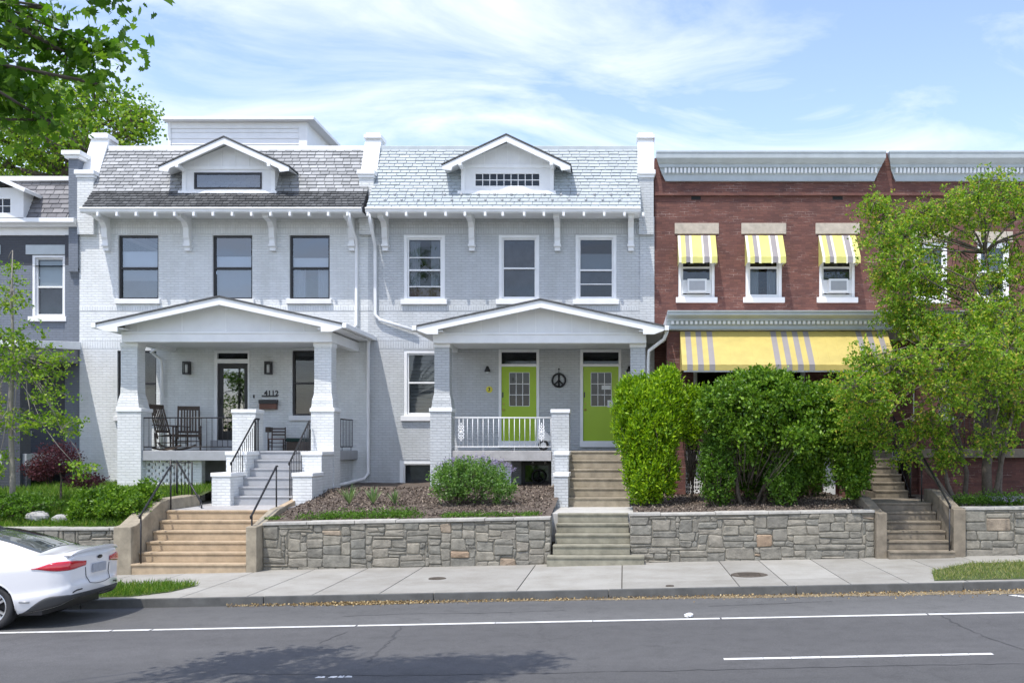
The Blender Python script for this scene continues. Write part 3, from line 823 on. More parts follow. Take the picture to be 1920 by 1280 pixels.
# light edging kerb round the bed
mb = MB(); ed = [(-7.40, 21.6, 1.16), (-7.58, 22.9, 1.22), (-7.62, 23.5, 1.27), (-7.35, 24.2, 1.38), (-7.0, 24.9, 1.45)]
for (a, b) in zip(ed[:-1], ed[1:]):
    w = .07; mb.hexa([(a[0] - w, a[1], a[2] - .3), (a[0] + w, a[1], a[2] - .3), (b[0] + w, b[1], b[2] - .3), (b[0] - w, b[1], b[2] - .3),
                      (a[0] - w, a[1], a[2]), (a[0] + w, a[1], a[2]), (b[0] + w, b[1], b[2]), (b[0] - w, b[1], b[2])])
tag(mb.build('garden_edging', 'tan', loc=(-7.4, 22, 1.1), bevel=.01), 'pale concrete edging curving up beside the yucca bed to the left porch', 'garden edging')
g2 = thing('garden_steps', (-.7, 19.95, G(-.7, .15)), 'narrow weathered beige steps in the middle, between two stone walls', 'steps', 'stairs from the sidewalk')
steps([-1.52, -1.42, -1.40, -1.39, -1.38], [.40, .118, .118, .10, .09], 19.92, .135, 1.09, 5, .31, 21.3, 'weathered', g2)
g3 = thing('garden_steps', (5.9, 20, G(5.9, .15)), 'shaded mossy steps at right between two square concrete posts', 'steps', 'stairs from the sidewalk')
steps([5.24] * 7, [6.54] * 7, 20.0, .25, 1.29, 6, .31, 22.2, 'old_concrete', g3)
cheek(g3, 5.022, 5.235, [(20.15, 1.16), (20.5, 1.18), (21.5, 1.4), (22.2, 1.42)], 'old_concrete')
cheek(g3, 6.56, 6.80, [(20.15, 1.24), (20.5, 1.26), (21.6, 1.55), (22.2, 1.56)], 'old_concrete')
HG = 'black iron handrails beside the stairs'
handrail([(-9.56, 20.05, 1.13, .1), (-9.66, 21.6, 2.07, 1.1)], 'thin black handrail on the left side of the wide tan steps', group=HG)
handrail([(-7.40, 20.15, 1.12, .7), (-7.41, 21.6, 2.06, 1.1)], 'thin black handrail on the right side of the wide tan steps', group=HG)
handrail([(6.44, 20.05, 1.33, .15), (6.46, 22.0, 2.32, 1.25)], 'black handrail on the right side of the shaded right-hand steps', group=HG)

# iron gate panel and slanting rail by the cellar way
t = thing('iron_gate', (-10.1, 23.2, 1.12), 'black iron gate panel with thin bars before the cellar way under the left porch', 'gate')
mb = MB(); xa, xb = X(320, 23), X(360, 23)
mb.tube([(xa, 23, 1.1), (xa, 23, 2.18)], .022, 8); mb.tube([(xb, 23, 1.2), (xb, 23, 2.14)], .016, 8)
mb.tube([(xa, 23, 2.12), (xb, 23, 2.12)], .014, 6); mb.tube([(xa, 23, 1.32), (xb, 23, 1.32)], .014, 6)
mb.build('frame', 'iron', t, smooth=True)
mb = MB()
for i in range(1, 6): mb.tube([(xa + (xb - xa) * i / 6, 23, 1.32), (xa + (xb - xa) * i / 6, 23, 2.12)], .0085, 6)
mb.build('bars', 'iron', t, smooth=True)
handrail([(X(331, 23.4), 23.4, 2.15, 1.12), (X(378, 22.2), 22.2, 1.24, 1.1)], 'slanting black rail running down behind the iron gate', group=HG, hook=False)

# ---------------------------------------------------------------- house building kit
def wall_face(mb, x0, x1, z0, z1, D, holes, depth=.16, mi=0, jamb=None):
    xs = sorted({x0, x1} | {h[0] for h in holes} | {h[1] for h in holes}); zs = sorted({z0, z1} | {h[2] for h in holes} | {h[3] for h in holes})
    for a, b in zip(xs[:-1], xs[1:]):
        for c, d in zip(zs[:-1], zs[1:]):
            mx, mz = (a + b) / 2, (c + d) / 2
            if any(h[0] < mx < h[1] and h[2] < mz < h[3] for h in holes): continue
            mb.add([(a, D, c), (b, D, c), (b, D, d), (a, D, d)], [(0, 1, 2, 3)], mi)
    for h in holes:
        a, b, c, d = h[:4]; E = D + depth
        mb.add([(a, D, c), (a, E, c), (a, E, d), (a, D, d)], [(0, 1, 2, 3)], mi)
        mb.add([(b, D, c), (b, D, d), (b, E, d), (b, E, c)], [(0, 1, 2, 3)], mi)
        mb.add([(a, D, d), (a, E, d), (b, E, d), (b, D, d)], [(0, 1, 2, 3)], mi)
        mb.add([(a, D, c), (b, D, c), (b, E, c), (a, E, c)], [(0, 1, 2, 3)], mi)
def hole(p0, p1, y0, y1, D): return (X(p0, D), X(p1, D), Z(y1, D), Z(y0, D))
def shell(mb, x0, x1, z0, z1, D, back, mi=0):
    mb.add([(x0, D, z0), (x0, back, z0), (x0, back, z1), (x0, D, z1)], [(3, 2, 1, 0)], mi)
    mb.add([(x1, D, z0), (x1, back, z0), (x1, back, z1), (x1, D, z1)], [(0, 1, 2, 3)], mi)
    mb.add([(x0, back, z0), (x1, back, z0), (x1, back, z1), (x0, back, z1)], [(3, 2, 1, 0)], mi)
    for z in (2.45, 5.9): 
        if z0 < z < z1: mb.add([(x0, D + .02, z), (x1, D + .02, z), (x1, back, z), (x0, back, z)], [(0, 1, 2, 3)], mi)
def window(parent, h, D, fm, gm='glass', fw=.055, meet=.5, casing=0, sill=None, blinds=(), cas_m=None, label=None, inset=.06, rails=(), grid=None, sillh=.13, name='window', drape=None):
    a, b, c, d = h; mb = MB(); y0, y1 = D + inset, D + inset + .07
    if casing:
        k = casing; yy = D + .012
        mb.box(a, a + k, yy, y1, c, d); mb.box(b - k, b, yy, y1, c, d); mb.box(a + k, b - k, yy, y1, d - k, d); mb.box(a + k, b - k, yy, y1, c, c + k * .5)
        a, b, c, d = a + k, b - k, c + k * .5, d - k
    mb.box(a, a + fw, y0, y1, c, d); mb.box(b - fw, b, y0, y1, c, d); mb.box(a + fw, b - fw, y0, y1, d - fw, d); mb.box(a + fw, b - fw, y0, y1, c, c + fw * 1.1)
    zm = c + (d - c) * meet
    if meet: mb.box(a + fw, b - fw, y0 - .012, y1, zm - fw * .5, zm + fw * .5)
    for r in rails: z = c + (d - c) * r; mb.box(a + fw, b - fw, y0 + .012, y1, z - .014, z + .014)
    if grid:
        nx, nz = grid
        for i in range(1, nx): x = a + fw + (b - a - 2 * fw) * i / nx; mb.box(x - .010, x + .010, y0 + .02, y1 - .01, c + fw, d - fw)
        for i in range(1, nz): z = c + fw + (d - c - 2 * fw) * i / nz; mb.box(a + fw, b - fw, y0 + .018, y1 - .012, z - .010, z + .010)
    w = mb.build(name, fm, parent, bevel=.004)
    if label: w['label'] = label
    gy = y0 + .045
    if meet:
        MB().add([(a + fw, gy, zm), (b - fw, gy, zm), (b - fw, gy, d - fw), (a + fw, gy, d - fw)], [(0, 1, 2, 3)]).build('pane', gm, w)
        MB().add([(a + fw, gy + .012, c + fw), (b - fw, gy + .012, c + fw), (b - fw, gy + .012, zm), (a + fw, gy + .012, zm)], [(0, 1, 2, 3)]).build('pane', gm, w)
    else:
        MB().add([(a + fw, gy, c + fw), (b - fw, gy, c + fw), (b - fw, gy, d - fw), (a + fw, gy, d - fw)], [(0, 1, 2, 3)]).build('pane', gm, w)
    if sill:
        s0, s1 = h[0] - .07, h[1] + .07
        MB().box(s0, s1, D - .085, D + .10, h[2] - sillh, h[2] + .003).build('sill', sill, w, bevel=.008)
    for f0, f1, m_ in blinds:
        if m_ == 'curtain':
            cu = MB(); k_ = 28
            for s0_, s1_ in ((a + fw, a + fw + (b - a) * .30), (b - fw - (b - a) * .30, b - fw)):
                vs = []
                for q in range(k_ + 1): x_ = s0_ + (s1_ - s0_) * q / k_; y_ = gy + .10 + .022 * math.sin(q * 1.15); vs += [(x_, y_, c + (d - c) * f0), (x_, y_, c + (d - c) * f1)]
                cu.add(vs, [(2 * q, 2 * q + 2, 2 * q + 3, 2 * q + 1) for q in range(k_)])
            cu.build('curtain', 'curtain', w, smooth=True)
        elif m_ == 'slats':
            bb = MB(); z = c + (d - c) * f0
            while z < c + (d - c) * f1: bb.box(a + fw + .01, b - fw - .01, gy + .05, gy + .075, z, z + .017); z += .038
            bb.build('blind', 'blind_slat', w)
        else:
            MB().box(a + fw, b - fw, gy + .05, gy + .06, c + (d - c) * f0, c + (d - c) * f1).build('blind', m_, w)
    return w
M['curtain'] = plain('grey white curtain', (0.40, 0.42, 0.45), 0.9)
M['blind_slat'] = plain('grey white blind slat', (0.42, 0.44, 0.45), 0.6)
def slate_field(parent, name, m, x0f, x1f, p0, p1, rows, w, jit=.004, holes=None, seed=1, lift=.012, gap=.014, waste=0.0):
    """slates laid on the slope from p0 (y, z, low) to p1 (high); x0f/x1f give the ends at fraction t"""
    rr = random.Random(seed); mb = MB()
    L = math.dist(p0, p1); ny = -(p1[1] - p0[1]) / L; nz = (p1[0] - p0[0]) / L
    for r in range(rows):
        ta, tb = r / rows, min(1.0, (r + 1.18) / rows)
        xa, xb = x0f(ta), x1f(ta); x = xa - (w * .5 if r % 2 else 0) - rr.uniform(0, .05)
        while x < xb:
            ww = w * rr.uniform(.88, 1.12); a = max(x + gap / 2, xa); b = min(x + ww - gap / 2, xb); x += ww
            if b - a < .03: continue
            if rr.random() < waste: continue
            if holes and holes((a + b) / 2, (ta + tb) / 2): continue
            k = rr.uniform(-.02, .02) * L / rows + rr.uniform(-jit, jit)
            def pt(t, o): return (p0[0] + (p1[0] - p0[0]) * t + ny * o, p0[1] + (p1[1] - p0[1]) * t + nz * o)
            lo = ta + k / L; o1 = lift + .016 + rr.uniform(0, .008)
            A = pt(lo, o1 + .008); B = pt(tb, lift); C = pt(lo, lift - .006); 
            mb.add([(a, A[0], A[1]), (b, A[0], A[1]), (b, B[0], B[1]), (a, B[0], B[1]), (a, C[0], C[1]), (b, C[0], C[1])],
                   [(0, 1, 2, 3), (4, 5, 1, 0), (0, 3, 4), (1, 5, 2)])
    return mb.build(name, m, parent)
def pier(parent, x0, x1, m='brick_white', zc=None, Dw=27.35, top=11.0, capm='white', slope_m=None, name='party_parapet', zb=8.2):
    zc = zc or 9.82
    mb = MB()
    mb.prism_x([(Dw, zb), (29.0, zb), (29.0, top), (28.15, top), (27.62, zc + .12), (Dw + .06, zc - .02), (Dw, zc - .02)], x0, x1)
    o = mb.build(name, m, parent)
    c = MB(); c.box(x0 - .05, x1 + .05, Dw - .08, 27.68, zc - .02, zc + .10); c.box(x0 - .02, x1 + .02, Dw - .04, 27.66, zc - .10, zc - .022)
    c.build('lower_cap', capm, o, bevel=.012)
    c = MB(); c.prism_x([(27.60, zc + .10), (27.66, zc + .10), (28.20, top), (28.12, top)], x0 - .02, x1 + .02)
    c.build('sloping_coping', capm, o)
    c = MB(); c.box(x0 - .05, x1 + .05, 28.02, 28.62, top, top + .10); c.box(x0 - .0, x1 + .0, 28.08, 28.56, top + .10, top + .16)
    c.build('upper_cap', capm, o, bevel=.012)
    return o
def bracket(parent, x, zt, m='white'):
    w = .075
    mb = MB(); D = 27.5
    mb.prism_x([(D, zt), (D, zt - .90), (D - .12, zt - .90), (D - .12, zt - .80), (D - .16, zt - .78), (D - .16, zt - .62), (D - .20, zt - .55), (D - .22, zt - .30), (D - .34, zt - .17), (D - .66, zt - .13), (D - .70, zt - .02), (D - .70, zt)][::-1], x - w, x + w)
    mb.box(x - w - .02, x + w + .02, D - .19, D, zt - .79, zt - .73)
    return mb.build('eave_bracket', m, parent, bevel=.006)
def downspout(parent, pts, m='white', r=.045, name='downspout'):
    mb = MB(); mb.tube(pts, r, 10)
    return mb.build(name, m, parent, smooth=True)

M['roof_under'] = plain('dark roofing felt', (0.07, 0.068, 0.07), 0.9)
def mansard(parent, x0, x1, slate_low, slate_up, seed, rows_low, rows_up, w_low, w_up, gutter_m='white', trim='white', pts=((26.70, 8.72), (27.26, 9.31), (28.12, 10.72)), waste=0.0):
    p0, p1, p2 = pts
    mb = MB()
    mb.prism_x([(p0[0], p0[1]), (p0[0], p0[1] - .04), (27.5, p0[1] - .04), (29.5, p0[1] - .04), (37.5, 8.6), (37.5, p2[1]), p2, p1], x0, x1)
    rf = mb.build('roof', 'roof_under' if slate_up != 'slate_white' else 'slate_white', parent)
    dl = .30
    slate_field(rf, 'flared_slates', slate_low, lambda t: x0, lambda t: x1, p0, p1, rows_low, w_low, seed=seed)
    slate_field(rf, 'slates', slate_up, lambda t: x0, lambda t: x1, p1, p2, rows_up, w_up, seed=seed + 1, jit=.006)
    MB().box(x0, x1, p2[0] - .05, p2[0] + .10, p2[1] - .05, p2[1] + .075).build('ridge_trim', trim, rf, bevel=.01)
    g = MB(); zt = p0[1] + .03
    prof = [(p0[0] + .02, zt), (p0[0] - .11, zt), (p0[0] - .115, zt - .035), (p0[0] - .09, zt - .045), (p0[0] - .075, zt - .11), (p0[0] - .03, zt - .14), (p0[0] + .02, zt - .14)]
    g.prism_x(prof[::-1], x0, x1); g.build('gutter', gutter_m, rf, bevel=.004)
    MB().box(x0 + .02, x1 - .02, p0[0] + .02, 27.52, p0[1] - .075, p0[1] - .042).build('soffit', 'offwhite', rf)
    return rf
def rafter_tails(parent, xs, z, m='white'):
    for x in xs: MB().box(x - .032, x + .032, 26.60, 26.74, z - .20, z - .10).build('rafter_tail', m, parent, bevel=.01)

def dormer(parent, xc, half, xf0, xf1, apex, tip, D, wx, wy, style):
    """gabled dormer; face plane at D"""
    Df = D - .40
    dm = MB(); zb = Z(361, D); zt = tip - .05
    # face with window hole, cheeks, gable
    h = (wx[0], wx[1], wy[0], wy[1])
    wall_face(dm, xf0, xf1, zb, zt + .12, D, [h], .10)
    dm.add([(xf0, D, zb), (xf0, 29.6, zb), (xf0, 29.6, zt + .2), (xf0, D, zt + .2)], [(3, 2, 1, 0)])
    dm.add([(xf1, D, zb), (xf1, 29.6, zb), (xf1, 29.6, zt + .2), (xf1, D, zt + .2)], [(0, 1, 2, 3)])
    s = (apex - tip) / half
    hw = (xf1 - xf0) / 2 + .02
    dm.prism_y([(xc - hw, zt + .121), (xc + hw, zt + .121), (xc + hw, apex - .12 - s * hw + .05), (xc, apex - .1), (xc - hw, apex - .12 - s * hw + .05)], D - .002, 29.4)
    o = dm.build('dormer', 'offwhite', parent)
    tr = MB()
    tr.box(xf0 - .09, xf1 + .06, D - .08, D + .05, zb - .05, zb + .03)                      # sill board
    tr.box(xf0 - .01, xf1 + .01, D - .025, D - .004, zt + .06, zt + .15)                      # board under the gable
    tr.box(xf0 - .005, xf0 + .10, D - .022, D - .003, zb + .03, zt + .058); tr.box(xf1 - .10, xf1 + .005, D - .022, D - .003, zb + .03, zt + .058)
    n = 7 if style == 'white' else 6
    for i in range(n):
        x = xf0 + .15 + (xf1 - xf0 - .3) * (i + .5) / n; hh = apex - .12 - s * abs(x - xc) - .02
        if hh > zt + .2: tr.box(x - .012, x + .012, D - .016, D - .004, zt + .15, hh)
    tr.build('trim', 'white', o, bevel=.004)
    rf = MB(); th = .09
    rf.prism_y([(xc - half, tip - .02), (xc, apex - .02), (xc + half, tip - .02), (xc + half, tip + .015), (xc, apex + .02), (xc - half, tip + .015)], Df - .02, 29.9)
    rr_ = rf.build('dormer_roof', 'shingle', o)
    fa = MB(); b = .15
    fa.prism_y([(xc - half + .02, tip - .025), (xc, apex - .025), (xc, apex - .025 - b * 1.15), (xc - half + .30, tip - .025 - b * 1.1 + s * .28), (xc - half + .26, tip - .16), (xc - half + .02, tip - .13)][::-1], Df, Df + .045)
    fa.prism_y([(xc + half - .02, tip - .025), (xc, apex - .0252), (xc, apex - .025 - b * 1.15), (xc + half - .30, tip - .025 - b * 1.1 + s * .28), (xc + half - .26, tip - .16), (xc + half - .02, tip - .13)], Df + .0005, Df + .0455)
    fa.build('bargeboard', 'white', rr_, bevel=.006)
    sf = MB()
    for sgn in (-1, 1):
        sf.prism_y([(xc + sgn * half * .98, tip - .05), (xc, apex - .05), (xc, apex - .024), (xc + sgn * half * .98, tip - .024)][::sgn], Df + .05, 29.6)
    sf.build('soffit', 'offwhite', rr_)
    for x in (xf0 + .03, xf1 - .03):
        zz = apex - .17 - s * abs(x - xc)
        MB().box(x - .045, x + .045, Df - .03, D, zz - .10, zz + .0).build('outlooker', 'white', o, bevel=.01)
    if style == 'black': window(o, h, D, 'black', 'glass_blue', .045, 0, inset=-.02, name='dormer_window')
    else: window(o, h, D, 'white', 'glass_dark', .03, 0, inset=.0, grid=(9, 2), name='dormer_window')
    return o

# ---------------------------------------------------------------- porch kit
def porch_roof(parent, xc, half, apex, tip, Df, beam, panels, side_returns=True, gut=True):
    s = (apex - tip) / half
    rf = MB()
    rf.prism_y([(xc - half, tip), (xc, apex), (xc + half, tip), (xc + half, tip + .03), (xc, apex + .04), (xc - half, tip + .03)], Df - .03, 27.497)
    r = rf.build('porch_roof', 'shingle', parent)
    fa = MB(); b = .17
    for sg in (-1, 1):
        e = xc + sg * half
        poly = [(e - sg * .01, tip - .004), (xc, apex - .004), (xc, apex - b * 1.1), (e - sg * .52, tip - b * 1.05 + s * .5), (e - sg * .52, tip - .19), (e - sg * .25, tip - .19), (e - sg * .01, tip - .10)]
        fa.prism_y(poly if sg > 0 else poly[::-1], Df + (.0004 if sg > 0 else 0), Df + .05)
    fa.build('bargeboard', 'white', r, bevel=.006)
    sf = MB()
    for sg in (-1, 1):
        e = xc + sg * half * .985
        poly = [(e, tip - .05), (xc, apex - .05), (xc, apex - .006), (e, tip - .006)]
        sf.prism_y(poly if sg < 0 else poly[::-1], Df + .055, 27.48)
    # flat soffit under the eaves
    sf.box(xc - half + .03, xc - half + .62, Df + .06, 27.48, tip - .115, tip - .085); sf.box(xc + half - .62, xc + half - .03, Df + .06, 27.48, tip - .115, tip - .085)
    sf.build('soffit', 'offwhite', r)
    gb = MB(); bx0, bx1, bz0, bz1, bD = beam
    gb.prism_y([(bx0 + .05, bz1), (bx1 - .05, bz1), (bx1 - .05, max(bz1 + .02, apex - s * (bx1 - .05 - xc) - .08)), (xc, apex - .08), (bx0 + .05, max(bz1 + .02, apex - s * (xc - bx0 - .05) - .08))], bD + .05, bD + .16)
    gp_ = gb.build('gable_panel', 'offwhite', r)
    tb = MB()
    for x in panels:
        hh = apex - s * abs(x - xc) - .12
        if hh > bz1 + .06: tb.box(x - .013, x + .013, bD + .038, bD + .051, bz1 + .0, hh)
    if tb.v: tb.build('batten', 'white', gp_)
    bm = MB(); bm.box(bx0, bx1, bD, bD + .22, bz0, bz1); bm.box(bx0 - .01, bx1 + .01, bD - .02, bD + .0, bz1 - .05, bz1 + .0)
    bm.box(bx0, bx0 + .2, bD + .22, 27.49, bz0, bz1 - .005); bm.box(bx1 - .2, bx1, bD + .22, 27.49, bz0, bz1 - .005)
    bm.build('beam', 'white', r, bevel=.008)
    MB().box(bx0 + .2, bx1 - .2, bD + .22, 27.49, bz0 + .10, bz0 + .12).build('porch_ceiling', 'offwhite', r)
    if gut:
        for sg in (-1, 1):
            e = xc + sg * half
            g = MB(); g.box(min(e, e + sg * .11), max(e, e + sg * .11), Df - .02, 27.49, tip - .10, tip + .015); g.build('gutter', 'white', r, bevel=.012)
    return r
def column(parent, x0, x1, D0, zmid, zt, zb, bm, ux0, ux1, flare=True):
    d = x1 - x0
    mb = MB(); mb.box(x0, x1, D0, D0 + d, zb, zmid - .09); 
    c = mb.build('porch_column', bm, parent)
    MB().box(x0 - .025, x1 + .025, D0 - .025, D0 + d + .025, zmid - .09, zmid).build('cap', 'white', c, bevel=.01)
    cx_, cy = (x0 + x1) / 2, D0 + d / 2; u = (ux1 - ux0) / 2; uc = (ux0 + ux1) / 2
    sh = MB()
    def fr(z, r): return [(uc - r, cy - r, z), (uc + r, cy - r, z), (uc + r, cy + r, z), (uc - r, cy + r, z)]
    lv = [(zmid, d / 2 - .005), (zmid + .07, d / 2 - .02), (zmid + .20, u + .045), (zmid + .36, u + .008), (zmid + .6, u), (zt - .1, u)]
    for (z0, r0), (z1, r1) in zip(lv[:-1], lv[1:]):
        a = fr(z0, r0) + fr(z1, r1); sh.add(a, [(0, 1, 5, 4), (1, 2, 6, 5), (2, 3, 7, 6), (3, 0, 4, 7)])
    sh.build('shaft', bm, c)
    MB().box(uc - u - .02, uc + u + .02, cy - u - .02, cy + u + .02, zt - .1, zt).build('capital', 'white', c, bevel=.008)
    return c
def block(parent, x0, x1, y0, y1, z0, z1, bm, cap='white', name='stair_pier', capt=.09):
    o = MB().box(x0, x1, y0, y1, z0, z1 - capt).build(name, bm, parent)
    MB().box(x0 - .025, x1 + .025, y0 - .025, y1 + .025, z1 - capt, z1).build('cap', cap, o, bevel=.012)
    return o
def railing(parent, a, b, h, n, m, name='railing', r=.013, z0=.10, scroll=()):
    a = Vector(a); b = Vector(b); mb = MB()
    mb.tube([a + Vector((0, 0, h)), b + Vector((0, 0, h))], r * 1.3, 8); mb.tube([a + Vector((0, 0, z0)), b + Vector((0, 0, z0))], r, 8)
    o = mb.build(name, m, parent, smooth=True)
    bb = MB()
    for i in range(n + 1):
        p = a.lerp(b, i / n)
        if any(abs(i - s_) < 1 for s_ in scroll): continue
        bb.tube([p + Vector((0, 0, z0 if i % 6 else 0)), p + Vector((0, 0, h))], r * .62, 6)
    bb.build('balusters', m, o, smooth=True)
    for s_ in scroll:
        p = a.lerp(b, s_ / n); sc = MB(); zc_ = (h + z0) / 2
        for dx in (-.05, .05): sc.tube([p + Vector((dx, 0, z0)), p + Vector((dx, 0, h))], r * .6, 6)
        for k, (dz, rr_) in enumerate(((-.13, .045), (-.05, .05), (.05, .05), (.13, .045))):
            for dx in (-.035, .035): sc.ring((p.x + dx, p.y, p.z + zc_ + dz), rr_ * .7, .010, 'y', 14)
        sc.blob((p.x, p.y, p.z + zc_), (.028, .02, .05), 8, 5)
        sc.blob((p.x, p.y, p.z + zc_ + .2), (.018, .015, .035), 8, 5); sc.blob((p.x, p.y, p.z + zc_ - .2), (.018, .015, .035), 8, 5)
        sc.build('scroll_ornament', m, o, smooth=True)
    return o
def lantern(parent, px_, D=27.5, y0=678, y1=702):
    x, z0, z1 = X(px_, D), Z(y1, D), Z(y0, D); w = .085
    l = MB(); l.box(x - w, x + w, D - .05, D - .003, z0, z1); l.box(x - w, x + w, D - .19, D - .05, z1 - .05, z1); l.box(x - w, x + w, D - .19, D - .05, z0, z0 + .035)
    for a in (-w, w - .022): l.box(x + a, x + a + .022, D - .19, D - .168, z0 + .035, z1 - .05); l.box(x + a, x + a + .022, D - .11, D - .095, z0 + .035, z1 - .05)
    o = l.build('wall_lantern', 'black', parent, bevel=.004)
    MB().tube([(x, D - .11, z0 + .04), (x, D - .11, z1 - .08)], .04, 12).build('lamp_glass', 'plastic_white', o, smooth=True)
    return o

DW = 27.5
# ======================================================================= white house with the black windows (left)
A0, A1 = X(149, DW), X(690, DW)
hA = thing('row_house', ((A0 + A1) / 2, DW, 1.4), 'white painted brick row house with black window frames and dark slate mansard roof', 'house', 'row houses along the street')
upA = [hole(222, 297, 441, 561, DW), hole(399, 473, 441, 561, DW), hole(543, 618, 441, 561, DW)]
loA = [hole(220, 293, 657, 780, DW), hole(548, 623, 657, 779, DW)]
drA = hole(402, 468, 657, 838, DW)
mb = MB()
ZT, ZB = 8.70, .6
wall_face(mb, A0, A1, ZB, ZT, DW, upA + loA + [drA])
shell(mb, A0, A1, ZB, ZT, DW, 37, 0)
for y0, y1 in ((421, 438), (574, 583), (636, 653)):
    a = Z(y1, DW); b = Z(y0, DW)
    if y0 == 574:
        mb.box(A0, A1, DW - .008, DW + .02, a, b, 1)
    else: mb.box(A0 + .0, A1, DW - .004, DW + .02, a, b, 1)
mb.build('front_wall', ['brick_white', 'brick_white_header'], hA)
bl = [[(.52, .76, 'shade'), (.30, .47, 'shade_grey'), (.03, .30, 'screen')], [(.52, .68, 'shade'), (.03, .47, 'shade_grey')], [(.52, .66, 'shade'), (.04, .48, 'curtain')]]
for h, b_ in zip(upA, bl): window(hA, h, DW, 'black', 'glass_blue', .05, .49, sill='sill', blinds=b_)
window(hA, loA[0], DW, 'black', 'glass', .05, .5, sill='sill', blinds=[(.05, .42, 'screen')])
window(hA, loA[1], DW, 'black', 'glass', .05, .5, sill='sill', blinds=[])
# door
def door_black(parent):
    a, b, c, d = drA
    fr = MB(); k = .075
    fr.box(a, a + k, DW - .015, DW + .14, c, d); fr.box(b - .05, b, DW - .015, DW + .14, c, d); fr.box(a + k, b - .05, DW - .015, DW + .14, d - .07, d)
    zt = Z(681, DW); fr.box(a + k, b - .05, DW - .012, DW + .14, zt - .0, zt + .12)
    f = fr.build('door_frame', 'white', parent, bevel=.006)
    MB().box(a + k, b - .05, DW + .08, DW + .10, zt + .12, d - .07).build('transom', 'glass_dark', f)
    MB().box(a + .01, b + .02, DW - .30, DW + .02, 2.372, Z(825, DW)).build('threshold', 'greypaint', f, bevel=.01)
    x0, x1, z0 = a + k, b - .05, Z(825, DW)
    dr = MB(); y0, y1 = DW + .05, DW + .10; w = .14
    dr.box(x0, x0 + w, y0, y1, z0, zt); dr.box(x1 - w * .8, x1, y0, y1, z0, zt); dr.box(x0 + w, x1 - w * .8, y0, y1, zt - .14, zt); dr.box(x0 + w, x1 - w * .8, y0, y1, z0, z0 + .25)
    d_ = dr.build('door', 'black', parent, bevel=.006)
    MB().box(x0 + w, x1 - w * .8, y0 + .02, y1 - .02, z0 + .25, zt - .14).build('door_glass', 'glass_blue', d_)
    MB().tube([(x0 + .06, y0 - .05, z0 + .95), (x0 + .06, y0 - .05, z0 + 1.15)], .012, 8).build('handle', 'black', d_)
door_black(hA)
lantern(hA, 353); lantern(hA, 505.5)
nm = MB(); nm.box(X(491, DW), X(521, DW), DW - .02, DW - .002, Z(743.5, DW), Z(741, DW)); add_text(nm, '4112', X(509, DW), DW - .012, Z(737.3, DW), .20, .006, .004)
nm.build('house_number', 'black', hA)
mbx = MB(); mbx.box(X(488, DW), X(522, DW), DW - .14, DW - .002, Z(757, DW), Z(749.5, DW)); mx_ = mbx.build('mailbox', 'black', hA, bevel=.006)
MB().box(X(489, DW), X(521, DW), DW - .13, DW - .004, Z(767, DW), Z(757.2, DW)).build('wood_panel', 'wood_red', mx_, bevel=.004)
MB().box(X(475, DW), X(477.5, DW), DW - .03, DW - .002, Z(746, DW), Z(740, DW)).build('doorbell', 'black', hA)
# roof
RX0, RX1 = -14.30, -6.90
rA = mansard(hA, RX0, RX1, 'shingle', 'slate', 21, 7, 13, .17, .235)
zg = 8.72
for p_ in (190, 344, 505, 655): bracket(hA, X(p_, 27.15), zg - .06)
rafter_tails(hA, [X(p_, 26.65) for p_ in range(184, 660, 36)], zg)
dormer(hA, -10.60, 1.74, -11.87, -9.38, 10.68, 9.90, 27.24, (X(363, 27.2), X(490, 27.2)), (Z(354, 27.2), Z(323, 27.2)), 'black')
pier(hA, -14.76, -14.32); pier(hA, -7.15, -6.76)
# addition on the roof behind
ad = MB(); ax0, ax1, az0, az1 = X(312, 32), X(592, 32), 10.5, Z(228, 32)
ad.box(ax0 + .05, ax1 - .3, 32.1, 38, az0, az1)
z = Z(236, 32)
o = ad.build('roof_addition', 'white', hA)
sb = MB(); z = az0
while z < az1 - .25: sb.prism_x([(32.07, z), (32.1, z), (32.1, z + .19), (32.09, z + .19)], ax0 + .12, ax1 - .55); z += .19
sb.build('siding', 'white', o)
tb = MB(); tb.box(ax0 + .02, ax0 + .12, 32.04, 32.2, az0, az1 - .0); tb.box(ax1 - .55, ax1 - .28, 32.04, 32.2, az0, az1 - .0); tb.box(ax0 + .12, ax1 - .55, 32.05, 32.2, az1 - .2, az1)
tb.box(ax0 - .06, ax1, 31.8, 38.2, az1, az1 + .10)
tb.build('trim', 'white', o, bevel=.01)
# porch
PA = (-9.80, 2.98, 6.09, 5.44)
pr = porch_roof(hA, *PA, 24.52, (X(228, 24.9), X(622, 24.9), Z(641, 24.9), Z(622, 24.9), 24.9), [X(p_, 24.95) for p_ in (258, 341, 423, 506, 570)])
column(hA, -12.50, -11.92, 25.0, Z(765, 25), 5.05, .9, 'brick_white', X(227, 25.1), X(258, 25.1))
column(hA, X(583, 25), X(626, 25), 25.0, Z(765, 25), 5.05, .9, 'brick_white', X(590, 25.1), X(622, 25.1))
pf = MB(); pf.box(-12.0, X(438, 25.05), 25.05, 27.49, 2.13, 2.37); pf.box(X(438, 25.05), -7.66, 25.32, 27.49, 2.13, 2.369); pf.box(-7.66, -7.22, 25.30, 27.49, 2.13, 2.368)
fl = pf.build('porch_floor', 'greypaint', hA, bevel=.01)
